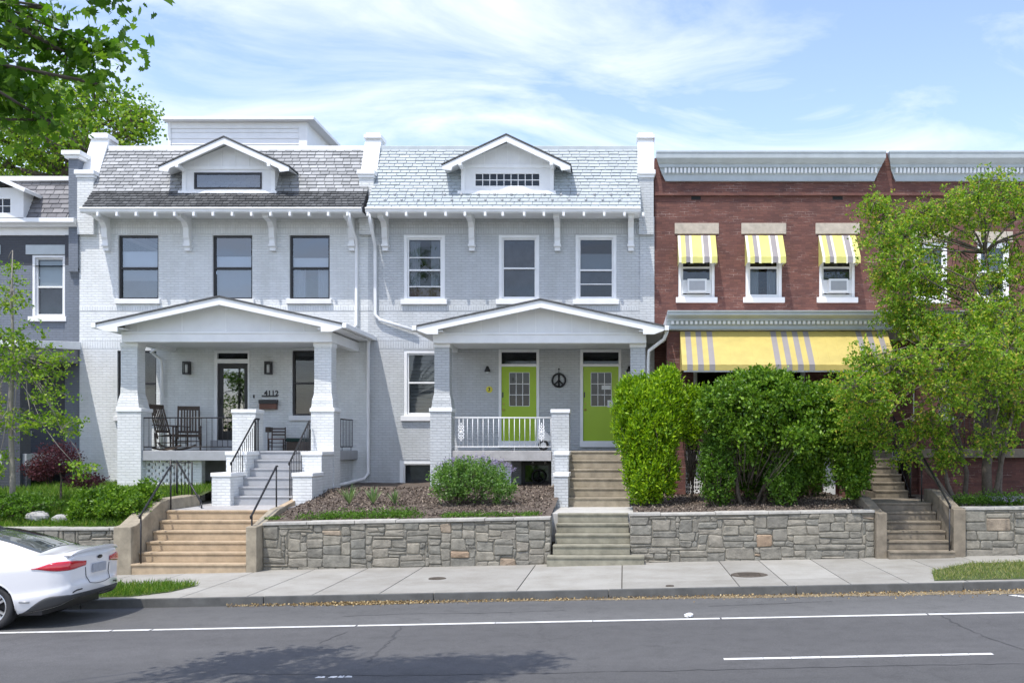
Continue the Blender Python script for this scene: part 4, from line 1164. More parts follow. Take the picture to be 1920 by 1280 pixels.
# breeze-block screen, brick base wall, cellar way
ub = MB(); y0 = 25.28
ub.box(X(358, y0), X(378, y0), y0, y0 + .22, .8, 2.128); ub.build('base_wall', 'brick_white', hA); MB().box(-7.60, -7.38, 25.6, 27.49, .8, 2.128).build('base_wall', 'brick_white', hA)
bb = MB(); r_ = 0; z = 1.28
while z < 2.10:
    x = -12.1 + (.09 if r_ % 2 else 0)
    while x < X(358, y0) - .03: bb.box(x, min(x + .125, X(358, y0) - .002), y0, y0 + .09, z, z + .066); x += .18
    bb.box(-12.1, X(358, y0) - .004, y0 + .012, y0 + .078, z + .066, z + .08)
    z += .08; r_ += 1
bb.build('breeze_screen', 'white', hA)
MB().box(-12.1, -9.2, 26.6, 26.7, .9, 2.13).build('cellar_wall', 'greypaint', hA)
# porch stairs and their piers
steps(-9.20, -7.66, 23.42, 1.13, 2.368, 6, .285, 25.318, 'greypaint', hA, 'porch_steps')
block(hA, X(435.5, 25.05), X(479, 25.05), 25.05, 25.60, 2.0, Z(767, 25.05), 'brick_white')
block(hA, X(397, 23.2), X(432, 23.2), 23.2, 24.0, 1.0, Z(886, 23.2), 'brick_white')
block(hA, X(424, 24.05), X(462, 24.05), 24.05, 25.04, 1.0, Z(846, 24.05), 'brick_white')
block(hA, X(549, 23.2), X(585, 23.2), 23.2, 24.0, 1.0, Z(886, 23.2), 'brick_white')
block(hA, X(566, 24.05), X(603, 24.05), 24.05, 24.98, 1.0, Z(846, 24.05), 'brick_white')
railing(hA, (-11.92, 25.15, 2.37), (X(437, 25.15), 25.15, 2.37), .82, 17, 'iron')
railing(hA, (-7.36, 25.60, 2.37), (-7.36, 27.46, 2.37), .82, 13, 'iron')
handrail([(X(434, 23.4), 23.42, Z(866, 23.4), 1.12), (X(434, 23.4), 24.9, Z(785, 24.9), 2.1), (X(434, 23.4) + .03, 25.02, Z(785, 24.9), 2.3)], 'black iron balustrade on the left of the grey porch stairs', bal=True, group=HG)
handrail([(X(543, 23.4), 23.42, Z(866, 23.4), 1.12), (X(543, 23.4), 24.85, Z(790, 24.9), 2.1)], 'black iron balustrade on the right of the grey porch stairs', bal=True, group=HG)
# downspouts
xd = X(668, 27.4)
downspout(hA, [(X(655, 26.7), 26.66, 8.62), (X(655, 26.7), 26.72, 8.42), (xd, 27.38, 8.05), (xd, 27.42, 7.8), (xd, 27.42, 5.75), (xd - .12, 27.3, 5.60)])
xd = -6.92
downspout(hA, [(xd + .05, 27.30, 5.36), (xd, 27.40, 5.2), (xd, 27.42, 1.75), (xd - .1, 27.3, 1.6), (-7.2, 26.4, 1.52), (-7.35, 25.2, 1.47), (-7.3, 24.4, 1.43)], r=.048)
xd = X(297, 27.2)
downspout(hA, [(-12.5, 27.2, 5.1), (X(282, 27.2), 27.25, 5.02), (xd, 27.35, 4.8), (xd, 27.4, 4.5), (xd, 27.4, 2.4)])

# ======================================================================= grey house with the lime doors (middle)
B0, B1 = A1, X(1227, DW)
hB = thing('row_house', ((B0 + B1) / 2, DW, 1.4), 'pale grey painted brick row house with lime green doors and white slate roof', 'house', 'row houses along the street')
upB = [hole(757, 834, 440, 562, DW), hole(935, 1011, 440, 562, DW), hole(1079, 1156, 440, 562, DW)]
loB = [hole(757, 834, 656, 780, DW)]
bsB = [hole(749, 822, 862, 915, DW)]
d1, d2 = hole(935, 1011, 655, 830, DW), hole(1088, 1165, 655, 830, DW)
mb = MB(); wall_face(mb, B0, B1, ZB, ZT, DW, upB + loB + bsB + [d1, d2]); shell(mb, B0, B1, ZB, ZT, DW, 37)
for y0, y1 in ((421, 438), (574, 583), (636, 653)):
    mb.box(B0, B1, DW - .004, DW + .02, Z(y1, DW), Z(y0, DW), 1)
mb.box(X(1200, DW), B1 - .002, DW - .03, DW, 1.0, ZT, 0)
mb.build('front_wall', ['brick_grey', 'brick_grey_header'], hB)
window(hB, upB[0], DW, 'white', 'glass', .045, .47, .085, 'sill', [(.02, .18, 'shade_tan'), (.2, .97, 'curtain')], rails=(.20, .68))
window(hB, upB[1], DW, 'white', 'glass', .045, .50, .085, 'sill', [(.02, .47, 'screen'), (.52, .97, 'screen'), (.03, .97, 'curtain')])
window(hB, upB[2], DW, 'white', 'glass', .045, .47, .085, 'sill', [(.50, .75, 'shade_grey'), (.26, .47, 'screen')], rails=(.24,))
window(hB, loB[0], DW, 'white', 'glass', .045, .52, .085, 'sill', [(.04, .97, 'slats')])
window(hB, bsB[0], DW, 'white', 'glass', .03, 0, .11, None, [(.1, .9, 'screen')], name='cellar_window')
def door_lime(parent, h, sign):
    a, b, c, d = h; fr = MB(); k = .075; zt = Z(687, DW); z0 = Z(827, DW)
    fr.box(a, a + k, DW - .02, DW + .14, c, d); fr.box(b - k, b, DW - .02, DW + .14, c, d); fr.box(a + k, b - k, DW - .02, DW + .14, d - k, d); fr.box(a + k, b - k, DW - .018, DW + .14, zt, zt + .07)
    f = fr.build('door_frame', 'white', parent, bevel=.006)
    MB().box(a + k, b - k, DW + .06, DW + .08, zt + .07, d - k).build('transom', 'glass_dark', f)
    MB().box(a - .01, b + .01, DW - .10, DW + .02, Z(838, DW), z0 + .01).build('threshold', 'white', f, bevel=.01)
    x0, x1 = a + k, b - k; gx0, gx1 = x0 + (x1 - x0) * .23, x0 + (x1 - x0) * .79; gz0, gz1 = Z(760.5, DW), Z(698.5, DW)
    y0, y1 = DW + .035, DW + .09
    dr = MB(); dr.box(x0, gx0, y0, y1, z0, zt); dr.box(gx1, x1, y0, y1, z0, zt); dr.box(gx0, gx1, y0, y1, z0, gz0); dr.box(gx0, gx1, y0, y1, gz1, zt)
    D_ = dr.build('door', 'lime', parent)
    MB().box(gx0, gx1, y0 + .02, y1 - .01, gz0, gz1).build('door_glass', 'glass_dark', D_)
    gr = MB()
    for i in (1, 2): x = gx0 + (gx1 - gx0) * i / 3; gr.box(x - .009, x + .009, y0 + .002, y0 + .018, gz0, gz1)
    for i in (1, 2): z = gz0 + (gz1 - gz0) * i / 3; gr.box(gx0, gx1, y0 + .004, y0 + .0185, z - .009, z + .009)
    for q in ((gx0 - .012, gx0, gz0, gz1), (gx1, gx1 + .012, gz0, gz1), (gx0, gx1, gz0 - .012, gz0), (gx0, gx1, gz1, gz1 + .012)): gr.box(q[0], q[1], y0 - .004, y0 + .018, q[2], q[3])
    gr.build('muntins', 'offwhite', D_)
    MB().blob((x0 + .06, y0 - .035, Z(768, DW)), (.028, .03, .028), 12, 8).build('knob', 'brass', D_, smooth=True)
    MB().blob((x0 + .06, y0 - .012, Z(757, DW)), (.022, .015, .022), 12, 8).build('deadbolt', 'brass', D_, smooth=True)
    MB().box(x0 + .02, x0 + .05, y0 - .02, y0, Z(745, DW), Z(735, DW)).build('keypad', 'black', D_)
    if sign:
        q = MB(); q.box(gx0 + .28, gx1 - .01, y0 - .006, y0 - .0045, Z(730, DW), Z(722, DW)); q.box(gx1 - .1, gx1 + .06, y0 - .008, y0 - .0045, Z(763, DW), Z(750, DW)); q.build('paper_notice', 'plastic_white', D_)
    return D_
door_lime(hB, d1, False); door_lime(hB, d2, True)
def jar_light(px_):
    x = X(px_, DW); z = Z(693, DW); l = MB(); l.cyl((x, DW - .02, z), .045, (0, 1, 0), .04); l.tube([(x, DW - .04, z + .05), (x, DW - .12, z + .07)], .015, 8)
    l.tube([(x, DW - .12, z + .09), (x, DW - .12, z + .03), (x, DW - .12, z - .01), (x, DW - .12, z - .06)], [.03, .05, .075, .08], 14)
    o = l.build('wall_light', 'black', hB, smooth=True); MB().blob((x, DW - .12, z - .07), (.045, .045, .05), 10, 8).build('bulb', 'plastic_white', o, smooth=True)
jar_light(915); jar_light(1180)
pq = MB().cyl((X(917.5, DW), DW - .012, Z(730, DW)), .088, (0, 1, 0), .02, 24).build('number_plaque', 'yellow', hB)
q = MB(); add_text(q, '3', X(917.5, DW), DW - .026, Z(730, DW), .13, .003, .004); q.build('numeral', 'black', pq)
rB = mansard(hB, -6.80, .44, 'slate_white', 'slate_white', 31, 5, 14, .24, .26, trim='cornice')
k = 0
for row, (zz, off) in enumerate(((8.985, 0), (9.18, .22))):
    x = -6.35 + off
    while x < .3:
        y = 26.70 + (zz - 8.72) / .59 * .56 - .045
        MB().blob((x, y, zz + .03), (.036, .02, .036), 10, 6).build('snow_guard', 'grey_metal', rB, smooth=True); x += .445
for p_ in (718, 882, 1044, 1183): bracket(hB, X(p_, 27.15), zg - .06)
rafter_tails(hB, [X(p_, 26.65) for p_ in (690, 726, 762, 798, 836, 872, 910, 943, 983, 1020, 1057, 1095, 1133, 1171, 1206)], zg)
dormer(hB, -3.12, 1.72, X(865, 27.24), X(1038, 27.24), 10.74, 9.94, 27.24, (X(889, 27.2), X(1013, 27.2)), (Z(350, 27.2), Z(323, 27.2)), 'white')
pier(hB, .40, .80, 'brick_grey')
PB = (-2.02, 3.0, 6.02, 5.38)
porch_roof(hB, *PB, 24.52, (X(812, 24.9), X(1212, 24.9), Z(643, 24.9), Z(624, 24.9), 24.9), [X(p_, 24.95) for p_ in range(868, 1200, 34)])
column(hB, X(806.5, 25), X(846, 25), 25.0, Z(765, 25), 5.03, .9, 'brick_grey', X(815, 25.1), X(843, 25.1))
column(hB, X(1176, 25), X(1216, 25), 25.0, Z(765, 25), 5.03, .9, 'brick_grey', X(1182, 25.1), X(1210, 25.1))
pf = MB(); pf.box(X(846, 25.05), X(1036, 25.05), 25.05, 27.49, 2.12, 2.37); pf.box(X(1036, 25.05), .2, 25.32, 27.49, 2.12, 2.369)
pf.build('porch_floor', 'stonegrey', hB, bevel=.01)
MB().box(X(846, 25.3), X(958, 25.3), 25.28, 25.5, .8, 2.118).build('base_wall', 'brick_grey', hB)
steps(-1.34, .13, 23.42, 1.09, 2.368, 6, .285, 25.318, 'tan_dark', hB, 'porch_steps')
block(hB, X(1034, 25.05), X(1067, 25.05), 25.05, 25.60, 1.0, Z(767, 25.05), 'brick_grey')
block(hB, X(1039, 23.2), X(1065, 23.2), 23.2, 24.0, 1.0, Z(886, 23.2), 'brick_grey')
block(hB, X(1040, 24.05), X(1066, 24.05), 24.05, 25.04, 1.0, Z(846, 24.05), 'brick_grey')
railing(hB, (X(847, 25.15), 25.15, 2.37), (X(1033, 25.15), 25.15, 2.37), .82, 19, 'white', scroll=(1.8, 17.2))
# cellar door under the porch
cd = MB(); y = 26.3; xa, xb = X(978, y), X(1033, y)
cd.box(xa, xa + .09, y, y + .06, 1.08, 2.12); cd.box(xb - .06, xb, y, y + .06, 1.08, 2.12); cd.box(xa + .09, xb - .06, y, y + .06, 1.99, 2.12); cd.box(xa + .09, xb - .06, y, y + .06, 1.08, 1.40); cd.box(xa + .09, xb - .06, y, y + .06, 1.52, 1.56)
o = cd.build('cellar_door', 'black', hB, bevel=.004)
MB().box(xa + .09, xb - .06, y + .03, y + .04, 1.4, 1.99).build('door_glass', 'glass', o)
MB().box(xa + .05, xa + .30, y + .10, y + .13, 1.08, 2.1).build('inner_door', 'lime', o)
for q0, q1 in ((X(900, 26.35), xa - .002), (xb, -1.36)): MB().box(q0, q1, 26.4, 26.5, .9, 2.12).build('cellar_wall', 'brick_grey', hB)
for q in (.30, .62): MB().blob((xa + q, y - .05, 2.05), (.03, .03, .035), 10, 6).build('light_bulb', 'plastic_white', hB, smooth=True)
# downspouts
xd = X(703, 27.4)
downspout(hB, [(X(692, 26.7), 26.66, 8.60), (X(694, 26.7), 26.75, 8.35), (xd, 27.38, 7.95), (xd, 27.42, 7.7), (xd, 27.42, 6.05), (xd + .12, 27.42, 5.9), (X(780, 27.4), 27.40, 5.60)])
downspout(hB, [(1.05, 24.7, 5.28), (.98, 24.8, 5.1), (.62, 25.1, 4.85), (.60, 25.15, 4.6), (.60, 25.2, 1.6)])
def peace(label, x, y, z, r, name='peace_sign', hang=True):
    mb = MB(); mb.ring((x, y, z), r, .026); mb.tube([(x, y, z - r), (x, y, z + r)], .022, 8)
    for s_ in (-1, 1): mb.tube([(x, y, z), (x + s_ * r * .72, y, z - r * .70)], .022, 8)
    if hang: mb.tube([(x, y, z + r), (x, y + .02, z + r + .13)], .008, 6); mb.box(x - .02, x + .02, y - .01, y + .03, z + r + .12, z + r + .15)
    o = mb.build(name, 'iron', smooth=True, loc=(x, y, z)); tag(o, label, 'peace sign'); return o
peace('round black peace sign hanging on the grey wall between the two lime doors', X(1048, DW), DW - .05, Z(713, DW), .175)
peace('dark peace sign wreath on the cellar door under the grey house porch', X(1010, 26.2), 26.22, Z(893, 26.2), .17, hang=False)

# ======================================================================= red brick houses (right)
def cornice(parent, x0, x1, zt, zb, Dw, proj, dent=.09, name='cornice', m='cornice', il=0, ir=0):
    h = zt - zb; c = MB()
    prof = [(Dw + .2, zt), (Dw - proj, zt), (Dw - proj, zt - .05 * h), (Dw - proj + .02, zt - .10 * h), (Dw - proj + .03, zt - .25 * h), (Dw - proj + .14, zt - .38 * h), (Dw - proj + .20, zt - .42 * h), (Dw - proj + .20, zt - .52 * h),
            (Dw - .14, zt - .53 * h), (Dw - .12, zt - .74 * h), (Dw - .10, zt - .76 * h), (Dw - .10, zt - .98 * h), (Dw - .13, zt - h), (Dw + .2, zt - h)]
    c.prism_x(prof[::-1], x0, x1)
    f_ = lambda z: max(0, min(1, (zt - .25 * h - z) / (h * .75)))
    c.v = [(a + il * f_(z) if a == x0 else a - ir * f_(z), b, z) for a, b, z in c.v]
    o = c.build(name, m, parent)
    d = MB(); x = x0 + .10 + il * .5
    while x < x1 - .12 - ir * .5: d.box(x, x + dent * .55, Dw - .20, Dw - .118, zt - .72 * h, zt - .54 * h); x += dent
    d.build('dentils', 'white', o)
    return o
M['aw_lemon'] = plain('lemon awning metal', (0.60, 0.57, 0.17), 0.5, var=.12)
M['aw_yellow'] = plain('yellow awning metal', (0.52, 0.42, 0.12), 0.5, var=.14)
M['aw_grey'] = plain('grey awning stripe', (0.27, 0.25, 0.25), 0.45, var=.08)
M['aw_cream'] = plain('cream awning stripe', (0.78, 0.76, 0.58), 0.45, var=.08)
def awning(parent, x0, x1, y0, z0, y1, z1, val, stripes, label=None, scallop=True, base='aw_yellow', name='awning'):
    """stripes: list of (f0, f1, slot)"""
    ms = [base, 'aw_grey', 'aw_cream']
    mb = MB(); edges = sorted({0, 1} | {a for a, b, c in stripes} | {b for a, b, c in stripes})
    n = max(8, int((x1 - x0) / .13)); edges = sorted(set(edges) | {i / n for i in range(n + 1)})
    for a, b in zip(edges[:-1], edges[1:]):
        if b - a < 1e-4: continue
        mi = 0
        for p, q, c in stripes:
            if p - 1e-6 <= (a + b) / 2 <= q: mi = c
        xa, xb = x0 + (x1 - x0) * a, x0 + (x1 - x0) * b; k = .004 if int(a * n + .01) % 2 else 0
        mb.hexa([(xa, y0, z0 - .012), (xb, y0, z0 - .012), (xb, y1 - k, z1 - .012), (xa, y1 - k, z1 - .012), (xa, y0, z0 + k), (xb, y0, z0 + k), (xb, y1 - k - .004, z1 + k), (xa, y1 - k - .004, z1 + k)][0:4] + [(xa, y0, z0 + .003 + k), (xb, y0, z0 + .003 + k), (xb, y1 - k - .006, z1 + .003 + k), (xa, y1 - k - .006, z1 + .003 + k)], mi)
        sc = val * (.72 + (.28 * abs(math.sin(math.pi * (a + b) / 2 * n / 2)) if scallop else .28))
        mb.box(xa, xb, y1 - .012 - k, y1 - k, z1 - sc, z1 - .004, mi)
    for s, x in ((0, x0), (1, x1)):
        mb.add([(x, y0, z0), (x, y1, z1), (x, y1, z1 - val * .8), (x, y0, z1 - val * .8 - .02)], [(0, 1, 2, 3)], 2 if base == 'aw_cream' else 0)
    o = mb.build(name, ms, parent)
    if label: o['label'] = label
    fr = MB()
    for x in (x0 + .02, x1 - .02): fr.tube([(x, y0, z1 - val * .6), (x, y1 + .01, z1 - val * .6)], .01, 6)
    fr.tube([(x0, y1 + .01, z1 - val * .6), (x1, y1 + .01, z1 - val * .6)], .01, 6)
    fr.build('awning_frame', 'white', o)
    return o
C0, C1 = B1, X(1657, DW)
hC = thing('row_house', ((C0 + C1) / 2, DW, 1.4), 'red brick row house with yellow and grey striped awnings', 'house', 'row houses along the street')
upC = [hole(1272, 1340, 441, 558, DW), hole(1398, 1466, 441, 558, DW), hole(1536, 1603, 441, 558, DW)]
loC = [hole(1300, 1400, 690, 790, DW), hole(1440, 1510, 690, 790, DW), hole(1560, 1625, 660, 835, DW)]
ztC = Z(283, 27.1)
mb = MB(); wall_face(mb, C0, C1, ZB, ztC - .08, DW, upC + loC); shell(mb, C0, C1, ZB, ztC - .08, DW, 38)
mb.add([(C0, DW, ztC - .08), (C1, DW, ztC - .08), (C1, 38, ztC - .08), (C0, 38, ztC - .08)], [(0, 1, 2, 3)])
mb.box(C0, C1 - .001, DW - .05, DW + .01, Z(366, DW), Z(338, DW))          # projecting band under the cornice
mb.box(C0, C1 - .002, DW - .075, DW + .01, Z(367.5, DW), Z(363, DW))
mb.build('front_wall', 'brick_red', hC)
for a, b in ((1296, 1314), (1561, 1580)): MB().box(X(a, DW), X(b, DW), DW - .004, DW + .01, Z(375, DW), Z(368, DW)).build('air_vent', 'slot_shade', hC)
cornice(hC, C0 + .04, C1 - .04, Z(283, 27.1), Z(338, 27.3), DW, .42, .105, il=.26, ir=.24)
MB().prism_x([(DW - .05, ztC - .9), (DW + .3, ztC - .9), (DW + .3, ztC + .05), (DW - .12, ztC + .03), (DW - .12, ztC - .3), (DW - .08, ztC - .45)], C1 - .22, C1 + .22).build('brick_corbel', 'brick_red', hC)
for a, b in ((1265, 1348), (1390, 1474), (1529, 1612)): MB().box(X(a, DW), X(b, DW), DW - .03, DW + .1, Z(439, DW), Z(418.5, DW)).build('lintel', 'lintel', hC, bevel=.012)
wl = ['window with a boxy air conditioner', None, None]
for i, h in enumerate(upC):
    window(hC, h, DW, 'white', 'glass', .05, .50, .08, 'sill', [(.25, .75, 'screen')] if i != 1 else [(.03, .5, 'curtain')], sillh=.14)
    x0, x1 = h[0] - .02, h[1] + .02
    awning(hC, x0, x1, DW - .01, Z(442, DW), 26.92, Z(482, 26.92), .17, [(0, .07, 2), (.19, .30, 1), (.30, .36, 2), (.62, .66, 2), (.66, .80, 1), (.80, .86, 2)], name='window_awning', base='aw_lemon')
def air_con(h, label):
    x = (h[0] + h[1]) / 2; z0 = h[2] + .12; w = .26
    t = thing('air_conditioner', (x, DW - .2, z0), label, 'air conditioner', 'window air conditioners')
    MB().box(x - w, x + w, DW - .22, DW + .2, z0, z0 + .36).build('case', 'plastic_white', t, bevel=.012)
    MB().box(x - w + .05, x + w - .05, DW - .228, DW - .222, z0 + .05, z0 + .30).build('grille', 'grey_metal', t)
    for s_ in (-1, 1): MB().box(min(x + s_ * w, x + s_ * (w + .14)), max(x + s_ * w, x + s_ * (w + .14)), DW + .0, DW + .03, z0, z0 + .36).build('side_panel', 'plastic_white', t)
air_con(upC[0], 'white window air conditioner under the leftmost striped window awning')
air_con(upC[2], 'white window air conditioner in the awning window nearest the feathery tree')
window(hC, loC[0], DW, 'white', 'glass_dark', .05, .5, .06, 'sill'); window(hC, loC[1], DW, 'white', 'glass_dark', .05, .5, .06, 'sill')
mb = MB(); h = loC[2]; mb.box(h[0], h[1], DW + .06, DW + .10, h[2], h[3]); mb.build('door', 'wood_dark', hC)
# porch
def flat_porch(parent, x0, x1, brick='brick_red'):
    zt, zb = Z(583, 24.7), Z(617, 24.9)
    o = MB().box(x0, x1, 24.95, 27.49, zb - .02, zt - .02).build('porch_roof', 'offwhite', parent)
    cornice(o, x0, x1, zt, zb, 25.0, .42, .115)
    return o
flat_porch(hC, 1.06, C1 + .04)
for a in (1.06, 5.35): 
    c = MB().box(a, a + .46, 25.02, 25.48, .9, 5.32).build('porch_column', 'brick_red', hC)
awning(hC, 1.38, 6.48, 24.98, 5.31, 24.05, Z(684, 24.05), .13, [((a - 1.38) / 5.1, (a + .135 - 1.38) / 5.1, 1) for a in (1.50, 1.76, 2.03, 3.60, 3.86, 4.13, 4.40, 5.70, 5.96, 6.22)], scallop=False, name='porch_awning')
MB().box(1.42, 6.45, 24.06, 24.12, Z(697, 24.1), Z(692, 24.1)).build('awning_bar', 'white', hC)
pf = MB(); pf.box(1.1, 6.9, 25.1, 27.49, 2.14, 2.37); pf.build('porch_floor', 'stonegrey', hC)
MB().box(X(1318, 25.3), 5.34, 25.25, 25.5, .8, 2.138).build('base_wall', 'brick_red', hC); MB().box(1.53, 5.34, 25.25, 25.42, 2.372, 2.9).build('porch_wall', 'brick_red', hC)
scr = MB(); xa = X(1286, 25.3)
for i in range(4):
    for k in range(8):
        x, z = xa + .055 + i * .11, 1.25 + k * .11
        if (i + k) % 3 == 0: scr.ring((x, 25.3, z), .04, .013, 'y', 8)
        else: scr.box(x - .05, x + .05, 25.28, 25.34, z - .012, z + .012); scr.box(x - .012, x + .012, 25.281, 25.339, z - .05, z + .05)
for k in range(5): scr.box(xa + k * .11 - .008, xa + k * .11 + .008, 25.27, 25.35, 1.2, 2.13)
scr.build('breeze_screen', 'white', hC)
MB().box(X(1543, 25.2), X(1566, 25.2), 25.16, 25.24, 1.2, 2.1).build('cellar_door', 'plastic_white', hC, bevel=.01)
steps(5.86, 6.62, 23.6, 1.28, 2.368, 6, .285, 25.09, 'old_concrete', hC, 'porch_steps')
handrail([(6.66, 23.55, 2.15, 1.25), (6.66, 25.0, 3.2, 2.35)], 'black iron balustrade on the right of the red house porch steps', bal=True, group=HG)

D0, D1 = C1, 13.4
hD = thing('row_house', ((D0 + D1) / 2, DW, 1.4), 'red brick row house at far right mostly hidden by the feathery tree', 'house', 'row houses along the street')
upD = [hole(1713, 1776, 455, 560, DW), hole(1832, 1892, 455, 560, DW), hole(1950, 2012, 455, 560, DW)]
loD = [hole(1712, 1782, 680, 780, DW), hole(1826, 1896, 650, 836, DW), hole(1950, 2030, 680, 780, DW)]
mb = MB(); wall_face(mb, D0, D1, ZB, ztC - .08, DW, upD + loD); shell(mb, D0, D1, ZB, ztC - .08, DW, 38)
mb.add([(D0, DW, ztC - .08), (D1, DW, ztC - .08), (D1, 38, ztC - .08), (D0, 38, ztC - .08)], [(0, 1, 2, 3)])
mb.box(D0 + .001, D1, DW - .05, DW + .01, Z(366, DW), Z(338, DW)); mb.box(D0 + .001, D1, DW - .075, DW + .01, Z(367.5, DW), Z(363, DW))
mb.build('front_wall', 'brick_red', hD)
cornice(hD, D0 + .06, D1, Z(283, 27.1), Z(338, 27.3), DW, .42, .105, il=.24)
for h in upD:
    window(hD, h, DW, 'white', 'glass', .05, .5, .08, 'sill', [(.5, .95, 'shade_grey')])
    MB().box(h[0] - .1, h[1] + .1, DW - .03, DW + .1, h[3] + .01, h[3] + .30).build('lintel', 'lintel', hD, bevel=.012)
for h in (loD[0], loD[2]): window(hD, h, DW, 'white', 'glass', .05, .5, .08, 'sill', [(.5, .95, 'shade_grey')])
h = loD[1]; MB().box(h[0], h[1], DW + .06, DW + .10, h[2], h[3]).build('door', 'wood_dark', hD)
flat_porch(hD, C1 + .05, 13.2)
for a in (7.3, 12.6): MB().box(a, a + .46, 25.02, 25.48, .9, 5.32).build('porch_column', 'brick_red', hD)
MB().box(7.1, 13.2, 25.0, 27.49, 2.2, 2.42).build('porch_floor', 'old_concrete', hD, bevel=.01)
bw = MB(); bw.box(7.12, 13.1, 25.2, 25.4, .8, 2.198); bw.build('base_wall', 'brick_red', hD)
railing(hD, (7.76, 25.15, 2.42), (12.6, 25.15, 2.42), .8, 42, 'iron')
# a block of flat-fronted houses beyond, seen only from a step aside
# ======================================================================= blue-grey house (far left)
E0, E1, DE = -21.6, A0, 27.62
hE = thing('row_house', ((E0 + E1) / 2, DE, 1.4), 'blue grey row house with charcoal upper band at the far left', 'house', 'row houses along the street')
upE = [hole(60, 122, 478, 594, DE), hole(-70, -8, 478, 594, DE), hole(-200, -138, 478, 594, DE)]
loE = [hole(-40, 55, 700, 808, DE), hole(-200, -120, 700, 838, DE)]
zch = Z(498, DE)
mb = MB(); 
wall_face(mb, E0, E1, ZB, 5.1, DE, loE, mi=1)
wall_face(mb, E0, E1, 5.1, zch, DE, [(a, b, c, min(d, zch)) for a, b, c, d in upE])
wall_face(mb, E0, E1, zch, 8.6, DE, [(a, b, zch, d) for a, b, c, d in upE], mi=1)
shell(mb, E0, E1, ZB, 8.6, DE, 37)
mb.box(X(124, DE), E1 - .002, DE - .06, DE, .9, zch - .001, 0); mb.box(X(124, DE), E1 - .002, DE - .0605, DE, zch, 8.3, 1)
mb.build('front_wall', ['brick_blue', 'brick_charcoal'], hE)
for h in upE:
    window(hE, h, DE, 'offwhite', 'glass', .045, .5, .07, 'sill', [(.5, .96, 'shade'), (.05, .47, 'screen')], inset=.08)
    MB().box(h[0] - .16, h[1] + .14, DE - .03, DE + .05, h[3] + .01, h[3] + .27).build('lintel', 'lintel_blue' if 0 else 'cornice', hE, bevel=.008)
window(hE, loE[0], DE, 'offwhite', 'glass', .045, .5, .07, 'sill', [(.1, .9, 'screen')])
window(hE, loE[1], DE, 'offwhite', 'glass_dark', .045, 0, .07)
c = MB(); c.prism_x([(DE + .1, Z(408, 27.2)), (DE - .42, Z(408, 27.2)), (DE - .42, Z(416, 27.2)), (DE - .30, Z(420, 27.2)), (DE - .26, Z(424, 27.3)), (DE - .08, Z(426, 27.5)), (DE - .06, Z(440, 27.5)), (DE + .1, Z(440, 27.5))][::-1], E0, X(138, 27.2))
c.build('cornice', 'white', hE)
rf = MB().prism_x([(27.35, Z(409, 27.35)), (37, Z(409, 27.35)), (37, Z(340, 28)), (28, Z(340, 28))], E0, X(136, 27.6)).build('roof', 'tar', hE)
slate_field(rf, 'slates', 'slate_dark', lambda t: E0, lambda t: X(136, 27.6), (27.35, Z(409, 27.35)), (28.0, Z(340, 28)), 8, .26, seed=55)
MB().box(E0, X(136, 27.8), 27.85, 28.3, Z(341, 28), Z(333, 28)).build('ridge_trim', 'white', rf, bevel=.01)
dm = MB(); xa, xb = X(-70, 27.2), X(44, 27.2); 
wall_face(dm, xa, xb, Z(409, 27.2), Z(352, 27.2), 27.2, [hole(-45, 22, 370, 402, 27.2)], .08)
dm.add([(xb, 27.2, Z(409, 27.2)), (xb, 28.6, Z(409, 27.2)), (xb, 28.6, Z(352, 27.2)), (xb, 27.2, Z(352, 27.2))], [(0, 1, 2, 3)])
o = dm.build('dormer', 'offwhite', hE)
window(o, hole(-45, 22, 370, 402, 27.2), 27.2, 'white', 'glass_dark', .04, 0, grid=(4, 2), inset=.0, name='dormer_window')
xc = (xa + xb) / 2; MB().prism_y([(xa - .25, Z(356, 27)), (xc, Z(322, 27)), (xb + .25, Z(356, 27)), (xb + .22, Z(362, 27)), (xc, Z(330, 27)), (xa - .22, Z(362, 27))][::-1], 26.85, 28.8).build('dormer_roof', 'white', o)
pE = MB(); pE.box(-15.03, -14.78, 27.42, 28.9, 7.2, 10.25)
pE.prism_x([(27.62, 6.9), (27.62, 7.3), (27.43, 7.3)], -15.03, -14.78)
o = pE.build('party_parapet', 'brick_blue', hE)
q = MB(); q.box(-15.10, -14.70, 27.34, 28.98, 10.25, 10.33); q.box(-15.16, -14.64, 27.28, 29.04, 10.33, 10.45); q.build('cap', 'white', o, bevel=.012)
pz = Z(640, 25); MB().prism_x([(24.9, pz - .35), (27.6, pz - .35), (27.6, pz + .25), (24.7, pz - .02), (24.7, pz - .14), (24.9, pz - .2)], E0, -14.80).build('porch_roof', 'slate_dark', hE)
q = MB(); q.box(E0, -14.76, 24.66, 24.698, pz - .16, pz); q.hexa([(-14.80, 24.7, pz - .16), (-14.74, 24.7, pz - .16), (-14.74, 27.55, pz + .04), (-14.80, 27.55, pz + .04), (-14.80, 24.7, pz + .01), (-14.74, 24.7, pz + .01), (-14.74, 27.55, pz + .25), (-14.80, 27.55, pz + .25)]); q.build('porch_fascia', 'white', hE, bevel=.006)
for a in (-15.35, -19.5): MB().box(a, a + .45, 25.0, 25.45, .9, pz - .352).build('porch_column', 'brick_charcoal', hE)
MB().box(E0, -14.8, 25.1, 27.6, 2.0, 2.3).build('porch_floor', 'greypaint', hE)
MB().box(E0, -14.81, 25.12, 25.3, .9, 1.998).build('base_wall', 'brick_charcoal', hE)
MB().box(-19.0, -15.36, 25.15, 25.27, 2.302, 2.9).build('porch_wall', 'brick_charcoal', hE)

